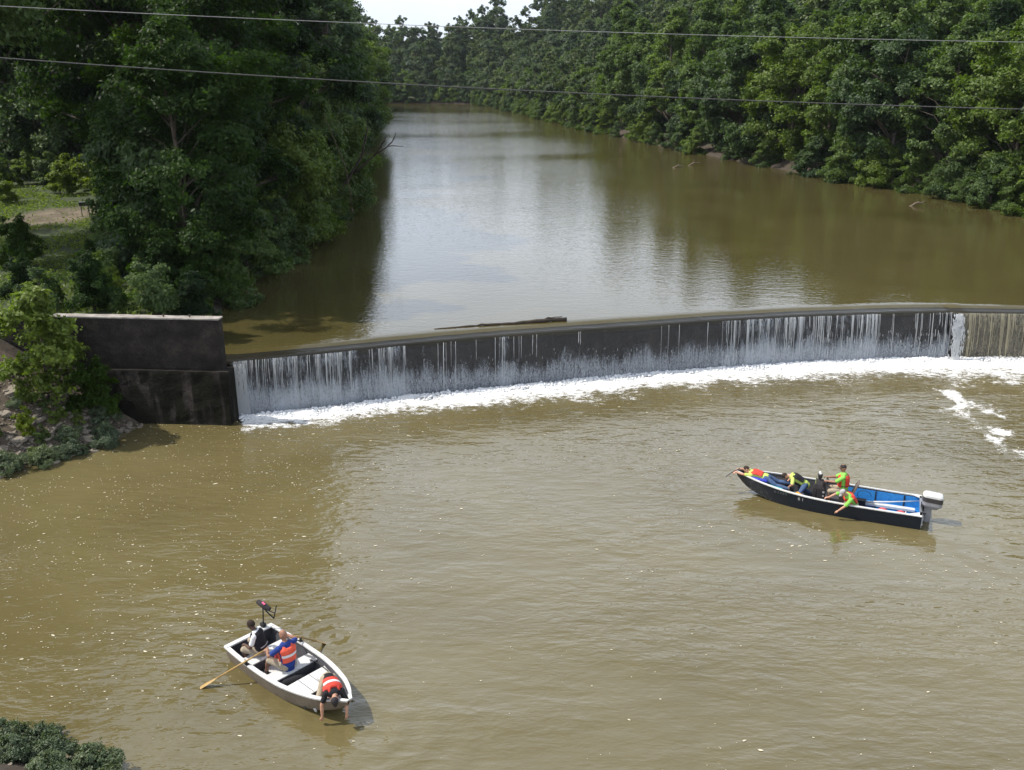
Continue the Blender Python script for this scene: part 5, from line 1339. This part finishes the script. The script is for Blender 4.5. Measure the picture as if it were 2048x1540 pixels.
# ------------------------------------------------------------------ wires, log, dead wood, grill, rope
WS = .5   # half as far, half as big
def wire(pts, r, name, label, mat, lash):
    P = np.array(pts); X = np.linspace(-60, 60, 90); c = np.polyfit(P[:, 0], P[:, 1], 2); c[0] = max(c[0], .0006)
    c = np.polyfit(P[:, 0], P[:, 1] - c[0] * P[:, 0] ** 2, 1).tolist(); a = np.polyfit(P[:, 0], P[:, 1], 2)[0]; a = max(a, .0006)
    Z = a * X ** 2 + c[0] * X + c[1]
    b = MB().tube([(x, 0, z - Z[45]) for x, z in zip(X, Z)], r, 6)
    o = b.build(name, MAT[mat], None, True, label=label, cat='wire', group='overhead wires'); o.location = (0, 28 * WS, 14 + (Z[45] - 14) * WS); o.scale = (WS, WS, WS)
    if lash:
        q = MB()
        for x in np.arange(-22, 24, .33):
            z = a * x * x + c[0] * x + c[1] - Z[45]; q.tube([(x - .03, 0, z - .002), (x + .03, 0, z + .002)], r * 1.35, 6)
        q.build('lashing', MAT[mat], o)['kind'] = 'stuff'
wire([(-14.37, 15.69), (-3.65, 15.24), (1.75, 15.04), (5.33, 14.95), (14.54, 14.74)], .008, 'overhead_wire', 'thin pale overhead wire crossing the top of the picture', 'wire_pale', False)
wire([(-14.61, 14.32), (-5.52, 13.76), (-3.73, 13.66), (5.44, 13.19), (14.86, 12.93)], .014, 'overhead_wire', 'thicker dark overhead cable below the thin one', 'wire', True)

def limb(b, P, r0, r1, seed, jit=.03, n=14):
    r = np.random.default_rng(seed); P = np.array(P); t = np.linspace(0, 1, n); s = np.linspace(0, 1, len(P))
    Q = np.stack([np.interp(t, s, P[:, i]) for i in range(3)], 1) + r.normal(0, jit, (n, 3)) * np.minimum(1, 3 * t)[:, None]
    b.tube(Q, [(r0 + (r1 - r0) * q) * r.uniform(.82, 1.2) for q in t], 7); return b
lg = empty('drift_log', (-.5, 42.2, 2.62), 0, 'long dark drift log stranded along the crest of the weir', 'log')
b = MB(); limb(b, [(-3.1, -.75, .0), (-1.2, -.22, .02), (.6, .15, .03), (3.1, .78, .10)], .035, .095, 3, .022, 22); b.build('log_stem', MAT['dark_wood'], lg, True)
b = MB(); limb(b, [(1.7, .45, .08), (2.3, .6, .2), (2.9, .72, .22)], .035, .02, 4, .015, 8); b.build('snag', MAT['dark_wood'], lg, True)
db = empty('dead_branch', (-12.9, 74.0, 4.0), 0, 'bare dead branch sticking out over the pool from the near bank', 'branch')
b = MB(); limb(b, [(-1.5, .5, .2), (.3, .2, 2.2), (1.3, 0, 4.0), (1.9, -.3, 5.9)], .15, .05, 5, .05); b.build('broken_stub', MAT['dark_wood'], db, True)
for j, P in enumerate(([(.6, .1, 2.4), (2.2, 0, 3.7), (3.4, -.1, 4.5), (4.6, -.2, 4.4)], [(2.2, 0, 3.7), (2.9, -.2, 4.6), (3.3, -.3, 5.3)], [(3.3, -.1, 4.45), (3.7, .1, 4.9), (3.9, .2, 5.5)])):
    b = MB(); limb(b, P, .085 - .015 * j, .02, 11 + j, .04, 9); b.build('bare_limb', MAT['dark_wood'], db, True)
for j, (x, y, lab) in enumerate(((20.4, 116.6, 'pale drift snag poking out of the water by the opposite bank'), (22.8, 119.3, 'forked reddish drift snag beside the pale one'), (35.7, 82.5, 'small dark stick afloat near the opposite bank'))):
    e = empty('drift_snag', (x, y, 2.60), 0, lab, 'driftwood', 'drift snags'); b = MB(); limb(b, [(-.6, 0, -.1), (0, 0, .25), (.9, .1, .35 if j else .15)], .12, .05, 20 + j, .03, 8); b.build('snag_stem', MAT['driftwood'], e, True)
    b = MB(); limb(b, [(0, 0, .25), (.2, .1, .7 if j == 1 else .4)], .07, .03, 30 + j, .02, 5); b.build('snag_fork', MAT['driftwood'], e, True)
rp = empty('hanging_rope', (-11.9, 69, 4.0), 0, 'thin rope hanging from the bank tree above the pool', 'rope')
MB().tube([(-1.6, 0, 7.0), (-.3, 0, 3.5), (0, 0, 1.6), (.06, 0, .3)], .03, 6).build('rope_line', MAT['rope'], rp, True)
MB().blob([(.05, 0, .32), (.07, 0, .12)], [.06, .09], 8).build('rope_knot', MAT['rope'], rp, True)
gr_ = empty('park_grill', (-30.5, 66.6, gz(-30.5, 66.6)), .3, 'small black park grill on two legs in the sunlit clearing', 'grill')
b = MB(); b.loft([[(-.32, -.22, .78), (.32, -.22, .78), (.32, .22, .78), (-.32, .22, .78)], [(-.36, -.25, 1.02), (.36, -.25, 1.02), (.36, .25, 1.02), (-.36, .25, 1.02)]]); b.build('fire_box', MAT['dark_rubber'], gr_)
MB().box((0, 0, 1.04), (.70, .48, .02)).build('grate', MAT['metal'], gr_)
for s in (-1, 1): MB().tube([(s * .24, 0, -.1), (s * .24, 0, .80)], .03, 8).build('leg', MAT['dark_rubber'], gr_)

# ------------------------------------------------------------------ summer haze
hz, nt, p = nodes('summer_haze'); nt.nodes.remove(p)
pv = nt.nodes.new('ShaderNodeVolumePrincipled'); pv.inputs['Color'].default_value = (.80, .88, 1.0, 1); pv.inputs['Density'].default_value = .00008; pv.inputs['Anisotropy'].default_value = .3
lk(nt, pv.outputs[0], nt.nodes['Material Output'].inputs['Volume'])
MB().box((0, 320, 38), (1500, 1000, 84)).build('haze', hz, kind='stuff', label='faint summer haze over the whole valley', cat='haze')
